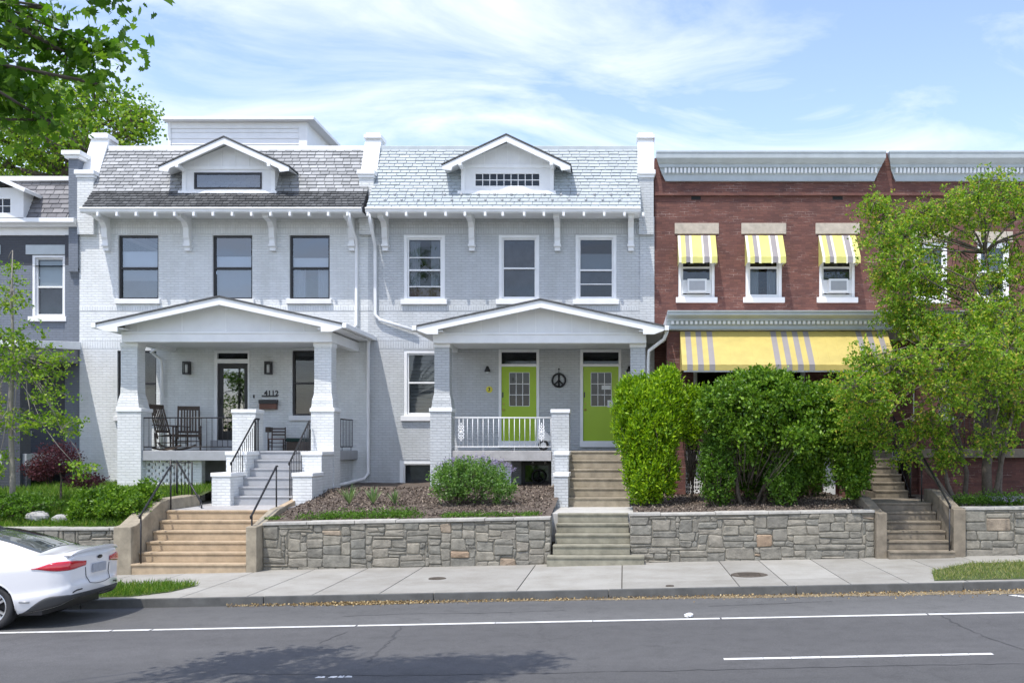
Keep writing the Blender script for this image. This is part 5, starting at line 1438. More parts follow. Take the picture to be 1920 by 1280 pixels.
# ======================================================================= porch furniture
def rocking_chair(label, loc, rz, m='wood_dark'):
    t = thing('rocking_chair', (0, 0, 0), label, 'rocking chair', 'rocking chairs on the left porch')
    tilt = .22
    st = MB()
    for i in range(6): st.box(-.27, .27, -.26 + i * .09, -.19 + i * .09, .40 - i * .008, .42 - i * .008)
    st.box(-.28, .28, -.29, -.26, .35, .42); st.build('seat', m, t, bevel=.004)
    bk = MB()
    def b(z): return (.24 + (z - .4) * tilt * 1.3)
    for x in (-.26, .26): bk.tube([(x, b(.3), .3), (x, b(.8), .8), (x * .98, b(1.18), 1.18)], .022, 8)
    for i in range(6):
        x = -.17 + i * .068; bk.hexa([(x - .02, b(.5) - .006, .5), (x + .02, b(.5) - .006, .5), (x + .02, b(.5) + .008, .5), (x - .02, b(.5) + .008, .5), (x - .02, b(1.08) - .006, 1.08), (x + .02, b(1.08) - .006, 1.08), (x + .02, b(1.08) + .008, 1.08), (x - .02, b(1.08) + .008, 1.08)])
    bk.box(-.27, .27, b(1.1) - .015, b(1.1) + .015, 1.07, 1.18); bk.box(-.26, .26, b(.5) - .012, b(.5) + .012, .46, .52)
    bk.build('backrest', m, t, smooth=False)
    for x in (-.29, .29):
        MB().hexa([(x - .045, -.30, .60), (x + .045, -.30, .60), (x + .035, .36, .64), (x - .035, .36, .64), (x - .045, -.30, .625), (x + .045, -.30, .625), (x + .035, .36, .665), (x - .035, .36, .665)]).build('armrest', m, t, bevel=.006)
        MB().tube([(x, -.25, .10), (x, -.25, .61)], .022, 8).build('leg', m, t, smooth=True)
        MB().tube([(x, .24, .08), (x, .26, .45)], .022, 8).build('leg', m, t, smooth=True)
        rk = MB(); pts = [(x, -.48 + i * .12, .025 + (i - 4.2) ** 2 * .0062) for i in range(10)]
        for p, q in zip(pts[:-1], pts[1:]): rk.hexa([(p[0] - .015, p[1], p[2] - .02), (p[0] + .015, p[1], p[2] - .02), (q[0] + .015, q[1], q[2] - .02), (q[0] - .015, q[1], q[2] - .02), (p[0] - .015, p[1], p[2] + .03), (p[0] + .015, p[1], p[2] + .03), (q[0] + .015, q[1], q[2] + .03), (q[0] - .015, q[1], q[2] + .03)])
        rk.build('rocker', m, t)
        MB().tube([(x, -.25, .2), (x, .25, .2)], .012, 6).build('stretcher', m, t)
    MB().tube([(-.28, -.25, .24), (.28, -.25, .24)], .013, 6).build('stretcher', m, t)
    t.location = loc; t.rotation_euler = (0, 0, rz)
    return t
rocking_chair('dark wooden rocking chair turned sideways, nearest the left porch column', (X(322, 26), 26.0, 2.372), rad(78))
rocking_chair('dark slatted rocking chair beside the black front door, facing the street', (X(350, 26.6), 26.7, 2.372), rad(22))
t = thing('ladderback_chair', (0, 0, 0), 'small dark ladder-back chair below the mailbox', 'chair')
for x in (-.17, .17): MB().tube([(x, .16, 0), (x, .19, .62)], .016, 8).build('leg', 'wood_dark', t, smooth=True); MB().tube([(x * 1.1, -.16, 0), (x * 1.1, -.16, .30)], .016, 8).build('leg', 'wood_dark', t, smooth=True)
MB().box(-.20, .20, -.18, .18, .29, .315).build('seat', 'wood_red', t, bevel=.01)
q = MB()
for z in (.42, .50, .58): q.box(-.17, .17, .165, .185, z - .02, z + .02)
q.build('backrest', 'wood_dark', t); q = MB()
for z in (.1, .2): q.tube([(-.18, -.16, z), (.18, -.16, z)], .009, 6); q.tube([(-.18, -.16, z + .03), (-.17, .16, z + .03)], .009, 6); q.tube([(.18, -.16, z + .03), (.17, .16, z + .03)], .009, 6)
q.build('stretcher', 'wood_dark', t); t.location = (X(520, 27), 27.0, 2.372); t.rotation_euler = (0, 0, rad(8))
t = thing('storage_bench', (X(562, 27), 27, 2.372), 'dark green cushioned box seat behind the right porch column', 'bench')
xa, xb = X(541, 27), X(590, 27); MB().box(xa, xb, 26.8, 27.4, 2.372, 2.60).build('box', 'wood_dark', t, bevel=.01); MB().box(xa - .01, xb + .01, 26.77, 27.42, 2.602, 2.70).build('cushion', 'fabric_green', t, bevel=.03)
MB().box(xb - .25, xb, 27.3, 27.45, 2.705, 2.95).build('pillow', 'fabric_green', t, bevel=.04)
t = thing('watering_can', (X(500, 27.2), 27.2, 2.372), 'small dark box set on the porch floor beside the ladder-back chair', 'box')
MB().box(X(502, 27.2) - .05, X(502, 27.2) + .07, 27.15, 27.3, 2.86, 3.0).build('case', 'wood_dark', t, bevel=.01); MB().tube([(X(502, 27.2), 27.22, 2.372), (X(502, 27.2), 27.22, 2.86)], .014, 8).build('stake', 'wood_dark', t)
t.name = 'small_stand'; t['label'] = 'small dark box on a thin stand beside the ladder-back chair'; t['category'] = 'stand'
# toy motorbike behind the white rail
tx, ty, tz = X(1019, 25.9), 25.9, 2.372
t = thing('toy_motorbike', (tx, ty, tz), 'small white toy motorbike parked behind the white porch railing', 'toy')
for dx in (-.0, .42):
    w = MB(); w.ring((tx + dx, ty, tz + .14), .105, .032, 'y', 20); o = w.build('tyre', 'black', t, smooth=True)
    r = MB(); r.cyl((tx + dx, ty, tz + .14), .075, (0, 1, 0), .03, 16); r.build('rim', 'plastic_white', o)
b = MB(); b.prism_y([(tx - .14, tz + .30), (tx - .03, tz + .26), (tx + .30, tz + .22), (tx + .48, tz + .30), (tx + .50, tz + .40), (tx + .2, tz + .36), (tx + .02, tz + .54), (tx - .10, tz + .56), (tx - .16, tz + .42)], ty - .07, ty + .07); b.build('body', 'plastic_white', t, bevel=.02)
MB().tube([(tx + .0, ty, tz + .14), (tx - .06, ty, tz + .4), (tx - .02, ty, tz + .62)], .014, 8).build('fork', 'grey_metal', t, smooth=True)
MB().tube([(tx - .02, ty - .17, tz + .62), (tx - .02, ty + .17, tz + .62)], .014, 8).build('handlebar', 'black', t, smooth=True)

# ======================================================================= white saloon car at the kerb
m, t, p = mat('pearl white car paint'); p.inputs['Base Color'].default_value = (0.76, 0.76, 0.78, 1); p.inputs['Roughness'].default_value = 0.28
p.inputs['Coat Weight'].default_value = 1.0; p.inputs['Coat Roughness'].default_value = 0.03; M['carpaint'] = m
m, t, p = mat('car glass'); p.inputs['Base Color'].default_value = (0.05, 0.06, 0.055, 1); p.inputs['Roughness'].default_value = 0.03; p.inputs['Coat Weight'].default_value = 1.0; M['carglass'] = m
m, t, p = mat('red tail lamp'); p.inputs['Base Color'].default_value = (0.50, 0.006, 0.022, 1); p.inputs['Roughness'].default_value = 0.12; p.inputs['Coat Weight'].default_value = 1.0; M['taillamp'] = m
M['tyre'] = plain('tyre rubber', (0.028, 0.028, 0.03), 0.75); M['alloy'] = plain('silver alloy', (0.62, 0.63, 0.65), 0.28, 0.85, var=.05)
M['trimblack'] = plain('grey black bumper plastic', (0.055, 0.057, 0.06), 0.6); M['plate'] = plain('blue grey plate', (0.38, 0.40, 0.45), 0.5, var=.15, nscale=20)
M['lampclear'] = plain('pale lamp lens', (0.55, 0.42, 0.42), 0.15)
CXR, CY, L_, HWD = -8.14, 15.58, 4.87, 0.925       # rear end, centre line, length, half width
def smooth(a, b, x): u = max(0, min(1, (x - a) / (b - a))); return u * u * (3 - 2 * u)
def interp(tab, x):          # monotone cubic through the table
    n = len(tab)
    if x <= tab[0][0]: return tab[0][1]
    if x >= tab[-1][0]: return tab[-1][1]
    d = [(tab[i + 1][1] - tab[i][1]) / (tab[i + 1][0] - tab[i][0]) for i in range(n - 1)]
    def sl(i):
        if i == 0: return d[0]
        if i == n - 1: return d[-1]
        return 0 if d[i - 1] * d[i] <= 0 else 2 * d[i - 1] * d[i] / (d[i - 1] + d[i])
    for i in range(n - 1):
        if x <= tab[i + 1][0]:
            h = tab[i + 1][0] - tab[i][0]; u = (x - tab[i][0]) / h
            return (2 * u ** 3 - 3 * u * u + 1) * tab[i][1] + (u ** 3 - 2 * u * u + u) * h * sl(i) + (-2 * u ** 3 + 3 * u * u) * tab[i + 1][1] + (u ** 3 - u * u) * h * sl(i + 1)
topl = [(0, 1.085), (.10, 1.11), (.28, 1.115), (.48, 1.135), (.62, 1.175), (1.0, 1.30), (1.5, 1.425), (1.9, 1.465), (2.4, 1.475), (2.9, 1.44), (3.3, 1.28), (3.75, 1.02), (3.9, .985), (4.5, .86), (4.78, .74), (4.87, .66)]
shl = [(0, .985), (.25, 1.01), (.8, .985), (1.6, .94), (2.6, .91), (3.7, .87), (4.4, .76), (4.87, .62)]   # shoulder height
hw = [(0, .70), (.08, .79), (.25, .865), (.6, .905), (1.2, .925), (2.4, .925), (3.6, .92), (4.2, .885), (4.6, .80), (4.78, .68), (4.87, .55)]
def green(s):   # half width of the roof edge
    return interp([(0, .62), (.45, .60), (1.0, .555), (1.5, .555), (2.4, .58), (3.0, .58), (3.75, .68), (4.87, .5)], s)
NS, NV = 170, 26
Sg = [L_ * ((i / NS)) for i in range(NS + 1)]
Sg = sorted(set([.0, .02, .045, .075, .11, .15, .2] + [q for q in Sg if q > .22 and q < L_ - .12] + [L_ - .10, L_ - .06, L_ - .03, L_]))
WH = [(1.06, .335), (3.90, .335)]           # wheel centre s, z
AR = .375
def side_bulge(v, s):   # v 0 bottom .. 1 shoulder
    return interp([(0, -.075), (.10, -.03), (.28, .0), (.40, -.012), (.62, -.004), (.80, .0), (.93, -.012), (1, -.035)], v)
def zbot(s): return interp([(0, .40), (.12, .33), (.35, .27), (.75, .22), (4.2, .20), (4.87, .24)], s)
parts = {k: MB() for k in ('body', 'rear_window', 'windscreen', 'side_window', 'side_window2', 'bumper_trim', 'tail', 'tail2')}
def quad(mb, a, b, c, d): mb.add([a, b, c, d], [(0, 1, 2, 3)])
def wp(s, w, z): return (CXR - s, CY - w, z)        # w > 0 is the street side
for sg in (1, -1):
    grid_ = []
    for s in Sg:
        col = []
        zb, zs, h = zbot(s), interp(shl, s), interp(hw, s)
        for j in range(NV + 1):
            v = j / NV; col.append((s, h + side_bulge(v, s), zb + (zs - zb) * v))
        # upper: shoulder in to the belt, up the glass, over the roof
        zt = interp(topl, s); g_ = min(green(s), h - .1)
        cab = smooth(.35, 1.1, s) * (1 - smooth(3.2, 3.85, s))
        belt = (h - .11, zs + .035 + (0 if cab > .2 else .02))
        up = [(h - .075, zs + .025), belt]
        ez = max(belt[1] + .012, zt - .05)
        for k in range(1, 7): u = k / 6; up.append((belt[0] + (g_ - belt[0]) * (u ** 1.25), belt[1] + (ez - belt[1]) * u))
        for k in range(1, 7): u = k / 6; up.append((g_ * (1 - u), ez + (zt - ez) * math.sin(u * math.pi / 2)))
        for w_, z_ in up: col.append((s, w_, z_))
        grid_.append(col)
    nn2 = len(grid_[0])
    for i in range(len(Sg) - 1):
        for j in range(nn2 - 1):
            q = [grid_[i][j], grid_[i + 1][j], grid_[i + 1][j + 1], grid_[i][j + 1]]
            s_ = sum(a[0] for a in q) / 4; z_ = sum(a[2] for a in q) / 4; w_ = sum(a[1] for a in q) / 4
            if j < NV and any((s_ - c) ** 2 + (z_ - zc) ** 2 < AR ** 2 for c, zc in WH): continue
            tgt = 'body'
            k = j - NV
            if 2 <= k < 7 and 1.50 < s_ < 3.30 and z_ < interp(topl, s_) - .085 and abs(s_ - 2.35) > .06: tgt = 'side_window' if sg > 0 else 'side_window2'
            if 2 <= k < 7 and 1.18 < s_ <= 1.50 and z_ < 1.0 + (s_ - 1.18) * 1.1 and z_ < interp(topl, s_) - .1: tgt = 'side_window' if sg > 0 else 'side_window2'
            if k >= 7 and .50 < s_ < 1.52 and w_ < green(s_) * (1 - .0): tgt = 'rear_window'
            if k >= 7 and 2.95 < s_ < 3.72: tgt = 'windscreen'
            if j < NV:
                pass
            pts = [wp(a[0], sg * a[1], a[2] + 0) for a in q]
            if sg < 0: pts = pts[::-1]
            quad(parts[tgt], *pts)
# rear face across the car, gently curved in plan and section
def rearp(wf, v):       # wf -1..1, v 0..1
    h0 = interp(hw, 0) ; zb, zs = zbot(0), interp(shl, 0)
    w = wf * (h0 + side_bulge(min(v, 1), 0)); z = zb + (zs - zb) * v
    s = -.075 * (1 - wf ** 2) * (1) + (.0)
    s += interp([(0, .05), (.2, -.005), (.34, -.02), (.42, .01), (.5, .02), (.8, .012), (1.0, -.0)], v) * (1 - abs(wf) ** 5)
    return (s, w, z)
nw = 44
for i in range(nw):
    for j in range(NV):
        a, b = -1 + 2 * i / nw, -1 + 2 * (i + 1) / nw; v0, v1 = j / NV, (j + 1) / NV
        q = [rearp(a, v0), rearp(b, v0), rearp(b, v1), rearp(a, v1)]
        wf = (a + b) / 2; z_ = sum(x[2] for x in q) / 4; tgt = 'body'
        quad(parts[tgt], *[wp(*x) for x in q])
# lamps and lower bumper as exact strips just proud of the skin
def vof(z, s): return (z - zbot(s)) / (interp(shl, s) - zbot(s))
def skin(q, z, off, sg):       # q < 0: on the flank at s = -q; q >= 0: round the corner, wf = 1 - q
    if q < 0:
        s = -q; v = vof(z, s); k = smooth(0, .12, s)
        return wp(s - off * (1 - k), sg * (interp(hw, s) + side_bulge(v, s) + off * (.35 + .65 * k)), z)
    r = rearp(1 - q, vof(z, 0)); k = smooth(0, .10, q)
    return wp(r[0] - off * (.6 + .4 * k), sg * (r[1] + off * (1 - k) * .5), r[2])
def strip(mb, qs, lo, hi, off, sg, nz=6):
    rows_ = [[skin(q, lo(q) + (hi(q) - lo(q)) * j / nz, off * math.sin(max(.15, min(1, (1 - abs(2 * j / nz - 1)) * 2)) * math.pi / 2), sg) for j in range(nz + 1)] for q in qs]
    for a, b in zip(rows_[:-1], rows_[1:]):
        for j in range(nz):
            p_ = (a[j], b[j], b[j + 1], a[j + 1]); quad(mb, *(p_ if sg > 0 else p_[::-1]))
ql = [-.45 + .45 * i / 22 for i in range(22)] + [.5 * i / 20 for i in range(21)]
def lc(q): return .905 - .022 * smooth(.12, .45, -q)
def lh(q): return (.068 * (1 - smooth(.10, .46, -q)) + .002) if q < 0 else .068 - .030 * smooth(.05, .5, q)
for sg, k in ((1, 'tail'), (-1, 'tail2')): strip(parts[k], ql, lambda q: lc(q) - lh(q), lambda q: lc(q) + lh(q) * .9, .012, sg)
qb = [-.66 + .66 * i / 24 for i in range(24)] + [i / 24 for i in range(25)]
for sg in (1, -1): strip(parts['bumper_trim'], qb, lambda q: (zbot(-q) if q < 0 else zbot(0)) + .004, lambda q: (zbot(-q) + .006 + (.47 - zbot(-q)) * (1 - smooth(.16, .66, -q)) if q < 0 else .47 + .01 * q), .010, sg)
# lid rolling from the rear face to the deck
up0 = None
for sg in (1, -1):
    s = 0; h = interp(hw, 0); zs = interp(shl, 0); zt = interp(topl, 0); g_ = min(green(0), h - .1)
    prof = [(h - .035, zs), (h - .075, zs + .025), (h - .11, zs + .055)]
    ez = max(zs + .055 + .012, zt - .05)
    for k in range(1, 7): u = k / 6; prof.append((h - .11 + (g_ - h + .11) * (u ** 1.25), zs + .055 + (ez - zs - .055) * u))
    for k in range(1, 7): u = k / 6; prof.append((g_ * (1 - u), ez + (zt - ez) * math.sin(u * math.pi / 2)))
    n = len(prof)
    for a, b in zip(prof[:-1], prof[1:]):
        def low(p): 
            wf = max(-1, min(1, p[0] / (h - .035))); r = rearp(wf, 1.0); return (r[0], p[0], r[2])
        def lip(p, f):
            r = low(p); return (r[0] * (1 - f) - .03 * (1 - f) * f * 4 * (1 - (p[0] / h) ** 4), p[0], r[2] + (p[1] - r[2]) * f)
        for f0, f1 in ((0, .35), (.35, .7), (.7, 1)):
            pts = [wp(*(lambda q: (q[0], sg * q[1], q[2]))(x)) for x in (lip(a, f0), lip(b, f0), lip(b, f1), lip(a, f1))]
            quad(parts['body'], *(pts if sg < 0 else pts[::-1]))
ct = thing('parked_car', (CXR - L_ / 2, CY, G(CXR - L_ / 2)), 'white saloon car parked at the kerb, only its rear end in view', 'car')
gz = G(CXR - 1.0)
def cbuild(mb, name, m, parent=ct, smooth=True, bevel=0):
    mb.v = [(a, b, c + gz + SLOPE * (a - CXR + 1.0)) for a, b, c in mb.v]
    o = mb.build(name, m, parent, smooth=smooth, bevel=bevel)
    return o
def weld(o, ang=35):
    bm = bmesh.new(); bm.from_mesh(o.data); bmesh.ops.remove_doubles(bm, verts=bm.verts, dist=.0008); bmesh.ops.recalc_face_normals(bm, faces=bm.faces)
    for e in bm.edges:
        if len(e.link_faces) == 2 and e.calc_face_angle(0) > rad(ang): e.smooth = False
    bm.to_mesh(o.data); bm.free()
bo = cbuild(parts['body'], 'body', 'carpaint'); weld(bo, 50)
for k, n_, m_ in (('rear_window', 'rear_window', 'carglass'), ('windscreen', 'windscreen', 'carglass'), ('side_window', 'side_window', 'carglass'), ('side_window2', 'side_window', 'carglass'), ('bumper_trim', 'bumper_trim', 'trimblack'), ('tail', 'tail_lamp', 'taillamp'), ('tail2', 'tail_lamp', 'taillamp')):
    o = cbuild(parts[k], n_, m_); weld(o, 60)
    so_ = o.modifiers.new('thickness', 'SOLIDIFY'); so_.thickness = .006; so_.offset = 0
    if 'tail' in k:
        q = MB(); sg = 1 if k == 'tail' else -1
        for zz in (.885, .912):
            pts = [wp(r[0] - .008, r[1], zz) for r in (rearp(sg * f, .92) for f in (.56, .66, .76, .86, .95))]; q.tube([(p_[0] - .006, p_[1], p_[2]) for p_ in pts], .0075, 6)
        cbuild(q, 'reversing_lens', 'lampclear', o)
# boot spoiler lip, boot shut line, plate, badge, bumper creases
sp = MB(); prev = None; rows = []
for i in range(25):
    wf = -1 + i / 12; w = wf * .70; s0 = -.085 * (1 - wf ** 2) + .01; k = 1 - abs(wf) ** 6
    zt = 1.085 - .05 * abs(wf) ** 2.5
    rows.append([(s0 + .22, w, zt + .018), (s0 + .04, w, zt + .034 * k + .012), (s0 - .02, w, zt + .036 * k + .010), (s0 - .018, w, zt + .016 * k), (s0 + .05, w, zt - .035)])
for a, b in zip(rows[:-1], rows[1:]):
    for j in range(4): quad(sp, *[wp(*x) for x in (a[j], b[j], b[j + 1], a[j + 1])])
o = cbuild(sp, 'spoiler', 'carpaint'); weld(o, 40)
ln = MB()
def rp(wf, z, o=-.004): r = rearp(wf, (z - zbot(0)) / (interp(shl, 0) - zbot(0))); return wp(r[0] + o, r[1], z)
ln.tube([rp(.50, .84), rp(.47, .70), rp(.42, .60), rp(.2, .575), rp(0, .57), rp(-.2, .575), rp(-.42, .60), rp(-.47, .70), rp(-.50, .84)], .005, 6)
cbuild(ln, 'boot_gap', 'black')
ln = MB(); ln.tube([rp(.93, .50), rp(.82, .525), rp(.66, .53)], .011, 6); ln.tube([rp(-.93, .50), rp(-.82, .525), rp(-.66, .53)], .011, 6); cbuild(ln, 'bumper_vent', 'black')
ln = MB(); ln.tube([wp(.48, interp(hw, .48) + .003, .405), wp(.62, interp(hw, .62) + .003, .41)], .014, 8); cbuild(ln, 'badge', 'grey_metal')
pl = MB(); a = [rp(.27, .74, -.03), rp(-.27, .74, -.03), rp(-.27, .87, -.03), rp(.27, .87, -.03)]; b = [(x + .02, y, z) for x, y, z in a]
pl.hexa([a[0], a[1], (a[1][0] - .02, a[1][1], a[1][2]), (a[0][0] - .02, a[0][1], a[0][2]), a[3], a[2], (a[2][0] - .02, a[2][1], a[2][2]), (a[3][0] - .02, a[3][1], a[3][2])])
cbuild(pl, 'number_plate', 'plate', smooth=False)
bd = MB(); c = rp(0, .985 - .02, -.012); bd.blob(c, (.008, .075, .028), 16, 8); cbuild(bd, 'badge', 'black')
an = MB(); an.prism_y([(CXR - 1.62, 1.44), (CXR - 1.36, 1.40), (CXR - 1.47, 1.475), (CXR - 1.50, 1.478)], CY - .012, CY + .012); cbuild(an, 'roof_antenna', 'black', smooth=False)
# lights line on the flank, wheels, underside
un = MB(); un.box(CXR - 4.6, CXR - .35, CY - .80, CY + .80, .20, .30); un.box(CXR - 4.3, CXR - .3, CY - .70, CY + .70, .30, .80); cbuild(un, 'underbody', 'black', smooth=False)
for s_, zc in WH:
    for sg in (1, -1):
        lip = MB(); pts = []
        for k in range(25):
            a = rad(-8 + 196 * k / 24); ss = s_ + AR * math.cos(a); z = zc + AR * math.sin(a)
            if z < zbot(ss): continue
            v = (z - zbot(ss)) / (interp(shl, ss) - zbot(ss)); pts.append(wp(ss, sg * (interp(hw, ss) + side_bulge(v, ss) - .012), z))
        lip.tube(pts, .017, 8); cbuild(lip, 'wheel_arch', 'carpaint')
        well = MB()
        for k in range(20):
            a0, a1 = rad(-20 + 220 * k / 20), rad(-20 + 220 * (k + 1) / 20)
            quad(well, *[wp(s_ + (AR + .004) * math.cos(a), sg * w, zc + (AR + .004) * math.sin(a)) for a, w in ((a0, .885), (a1, .885), (a1, .55), (a0, .55))])
        cbuild(well, 'wheel_well', 'black')
        r = .335; W0 = .885; y = lambda d: CY - sg * d
        tv = MB(); prof = [(.235, .875), (.27, .893), (.305, .892), (.328, .875), (r, .84), (r, .72), (.328, .69), (.235, .68)]
        nseg = 48; b0 = len(tv.v)
        for k in range(nseg):
            a = 2 * math.pi * k / nseg
            for pr_, w_ in prof: tv.v.append(wp(s_ + pr_ * math.cos(a), sg * w_, zc + pr_ * math.sin(a)))
        n = len(prof)
        for k in range(nseg):
            k2 = (k + 1) % nseg
            for j in range(n - 1): tv.f.append([k * n + j, k * n + j + 1, k2 * n + j + 1, k2 * n + j]); tv.m.append(0)
        wo_ = cbuild(tv, 'wheel', 'tyre')
        rm = MB()
        rm.cyl((CXR - s_, y(.77), zc), .232, (0, 1, 0), .03, 40, 1)
        rm.ring((CXR - s_, y(.868), zc), .228, .011, 'y', 44, 0)
        rm.cyl((CXR - s_, y(.855), zc), .045, (0, 1, 0), .03, 20, 0)
        for k in range(10):
            a = 2 * math.pi * (k // 2) / 5 + (.16 if k % 2 else -.16)
            ca, sa = math.cos(a), math.sin(a)
            def pp(rr, o, d): return (CXR - s_ - (rr * ca - o * sa), y(d), zc + rr * sa + o * ca)
            rm.hexa([pp(.03, -.014, .84), pp(.03, .014, .84), pp(.225, .020, .84), pp(.225, -.020, .84), pp(.03, -.014, .868), pp(.03, .014, .868), pp(.225, .017, .874), pp(.225, -.017, .874)])
        cbuild(rm, 'rim', ['alloy', 'black'], wo_, smooth=False)
# front lamps
for sg in (1, -1):
    f = MB(); f.blob(wp(4.62, sg * .66, .68), (.17, .13, .06), 14, 8); cbuild(f, 'headlight', 'glass')
    mr = MB(); mr.blob(wp(3.28, sg * 1.01, 1.02), (.08, .12, .07), 12, 8); cbuild(mr, 'wing_mirror', 'carpaint')

# ======================================================================= trees and shrubs
def thick(t, c, w): pass
# big maple over the street, rooted left of the camera; only its lowest branches reach the picture
T = thing('maple_tree', (-11.5, 2.2, G(-11.5)), 'large dark leaved maple whose branches hang into the top left corner', 'tree')
def B(px_, py_, D, rx, ry, rz, w): return ((X(px_, D), D, Z(py_, D)), (rx, ry, rz), w)
blobs = [((-10.8, 2.6, 10.5), (3.4, 3.4, 2.6), 70), ((-8.2, 4.6, 9.4), (2.0, 2.2, 1.6), 50), ((-5.2, 7.8, 8.5), (1.0, 1.1, .8), 48), ((-4.1, 8.1, 8.1), (.95, .85, .6), 95), ((-3.1, 8.5, 7.9), (.6, .45, .3), 24),
         B(20, 50, 9.6, .62, .8, .40, 10), B(-80, 150, 9.4, .5, .8, .5, 9), B(35, 190, 9.8, .34, .5, .26, 8), B(20, 110, 9.8, .5, .5, .4, 6),
         B(125, 100, 10.0, .34, .35, .12, 6), B(195, 92, 10.1, .20, .25, .05, 4), B(85, 232, 9.6, .14, .2, .08, 3), B(165, 150, 9.9, .14, .2, .05, 2), B(40, -60, 9.0, 1.0, .9, .4, 10), B(70, 20, 9.8, .25, .25, .15, 3)]
tree(T, [(-11.5, 2.2, G(-11.5)), (-11.4, 2.3, 2.5), (-11.0, 2.6, 5.0), (-10.5, 3.2, 7.2), (-10.0, 3.7, 9.0)], [.34, .27, .23, .19, .09], blobs, 680, 20, .15, .062, M['leaf_maple'], 'bark', flat=.6, limb_r=.045, twig_r=.006, lobes=True, elong=1.25, nlimb=2)

# trees far behind the roofs, top left
T = thing('background_tree', (-21, 42, 1), 'tall bright green tree behind the roofs of the two left houses', 'tree')
blobs = [B(60, 250, 42, 3.2, 2.5, 2.0, 10), B(200, 215, 42, 1.9, 1.8, 1.3, 7), B(-60, 260, 42, 3, 2.5, 2.4, 9), B(255, 235, 41, .85, .9, .8, 3), B(100, 190, 43, 2.0, 1.8, 1.0, 6), B(150, 275, 41, 2.6, 2, 1.2, 8)]
tree(T, [(-23.6, 42, 0), (-23.3, 42, 6), (-23.5, 42, 10), (-23.2, 42, 13.5)], [.4, .32, .26, .13], blobs, 700, 20, .30, .10, M['leaf_bright'], 'bark', limb_r=.14, twig_r=.02, flat=.8, p=.5, elong=1.3, width=.7)
T = thing('background_tree', (-30, 52, 1), 'shaded green tree farther back at the left edge, behind the blue grey house', 'tree')
tree(T, [(-31, 52, 0), (-31, 52, 8), (-30.5, 52, 14)], [.45, .35, .2], [((-31, 52, 15), (5, 4, 4), 10), ((-27, 51, 13), (3.2, 3, 2.6), 6)], 260, 26, .45, .16, M['leaf_bright'], 'bark', limb_r=.16, twig_r=.025, flat=.8, elong=1.3, width=.7)

# young tree behind the car
T = thing('young_tree', (X(24, 21.3), 21.3, 1.0), 'slender young tree with sparse light green leaves at the left edge', 'tree')
x0 = X(22, 21.3)
blobs = [B(30, 640, 21.3, .75, .6, .5, 26), B(70, 690, 21.1, .8, .6, .35, 24), B(20, 560, 21.3, .35, .4, .45, 11), B(22, 495, 21.4, .14, .16, .28, 4), B(-20, 720, 21.3, .8, .6, .5, 16), B(40, 790, 21.2, .95, .6, .35, 20), B(120, 800, 21.0, .4, .4, .3, 10), B(145, 880, 20.9, .32, .3, .2, 6), B(-10, 870, 21.3, .5, .5, .35, 9), B(95, 740, 21.1, .5, .4, .25, 9), B(118, 670, 21.2, .18, .2, .2, 3)]
tree(T, [(x0, 21.3, .9), (x0 + .02, 21.3, 1.8), (x0 - .03, 21.3, 3.0), (x0 + .03, 21.3, 4.4), (x0, 21.3, 5.8), (x0 + .02, 21.3, 6.6)], [.065, .055, .045, .034, .02, .008], blobs, 270, 18, .09, .046, M['leaf_bright'], 'bark_pale', limb_r=.022, twig_r=.006, flat=.6, nlimb=2, elong=1.4, width=.62)

# feathery locust on the right
T = thing('locust_tree', (X(1850, 22.6), 22.6, 1.3), 'wide feathery light green tree in front of the right-hand red house', 'tree')
D_ = 22.6
blobs = [B(1700, 430, D_, 1.0, .9, .55, 18), B(1640, 385, D_, .42, .5, .26, 6), B(1800, 400, D_, 1.0, .9, .55, 18), B(1900, 380, D_, .9, .9, .5, 13), B(1740, 520, D_, 1.1, 1, .7, 20), B(1880, 520, D_, 1.2, 1, .8, 22),
         B(1660, 520, D_, .45, .6, .3, 6), B(1700, 600, D_, .7, .8, .4, 11), B(1830, 640, D_, 1.2, 1, .7, 22), B(1700, 690, 20.6, .7, .8, .45, 16), B(1630, 740, 20.2, .62, .8, .40, 15), B(1590, 720, 19.8, .35, .5, .25, 4), B(1960, 640, D_, 1.2, 1, .9, 18), B(1780, 740, 20.6, .75, .9, .4, 9), B(1840, 660, 19.8, 1.0, .8, .5, 14),
         B(1900, 760, D_, .8, .7, .4, 12), B(1620, 670, 20.4, .4, .4, .25, 5), B(1980, 450, D_, 1.3, 1.1, .9, 18), B(1600, 800, 21.0, .42, .4, .3, 5), B(1730, 800, 21.6, .5, .4, .35, 8), B(1770, 850, 21.8, .4, .4, .4, 6), B(1860, 820, 21.6, .6, .5, .3, 5), B(1650, 810, 21.2, .35, .4, .3, 6), B(1700, 850, 21.6, .25, .3, .2, 3), B(1850, 345, D_, .7, .7, .25, 7), B(1700, 500, 21.6, .6, .6, .5, 10), B(1760, 620, 21.4, .8, .6, .5, 14), B(1690, 570, 21.8, .5, .5, .35, 7), B(1860, 600, 21.2, .9, .6, .6, 14), B(1800, 700, 21.2, .9, .6, .4, 8), B(1660, 450, 22.0, .5, .5, .35, 6), B(1890, 700, 20.8, .8, .6, .5, 10), B(2080, 560, D_, 1.3, 1.2, 1.3, 14)]
tx = X(1852, D_)
tree(T, [(tx, D_, 1.1), (tx - .03, D_, 2.0), (tx + .12, D_, 3.0), (tx + .02, D_, 4.2), (tx + .15, D_, 5.4), (tx - .05, D_, 6.8)], [.13, .11, .10, .085, .06, .03], blobs, 1750, 50, .12, .037, M['leaf_locust'], 'bark', frond=True, limb_r=.042, twig_r=.007, flat=.9, p=.55, elong=1.9, nlimb=2, width=.5)
ex = MB()
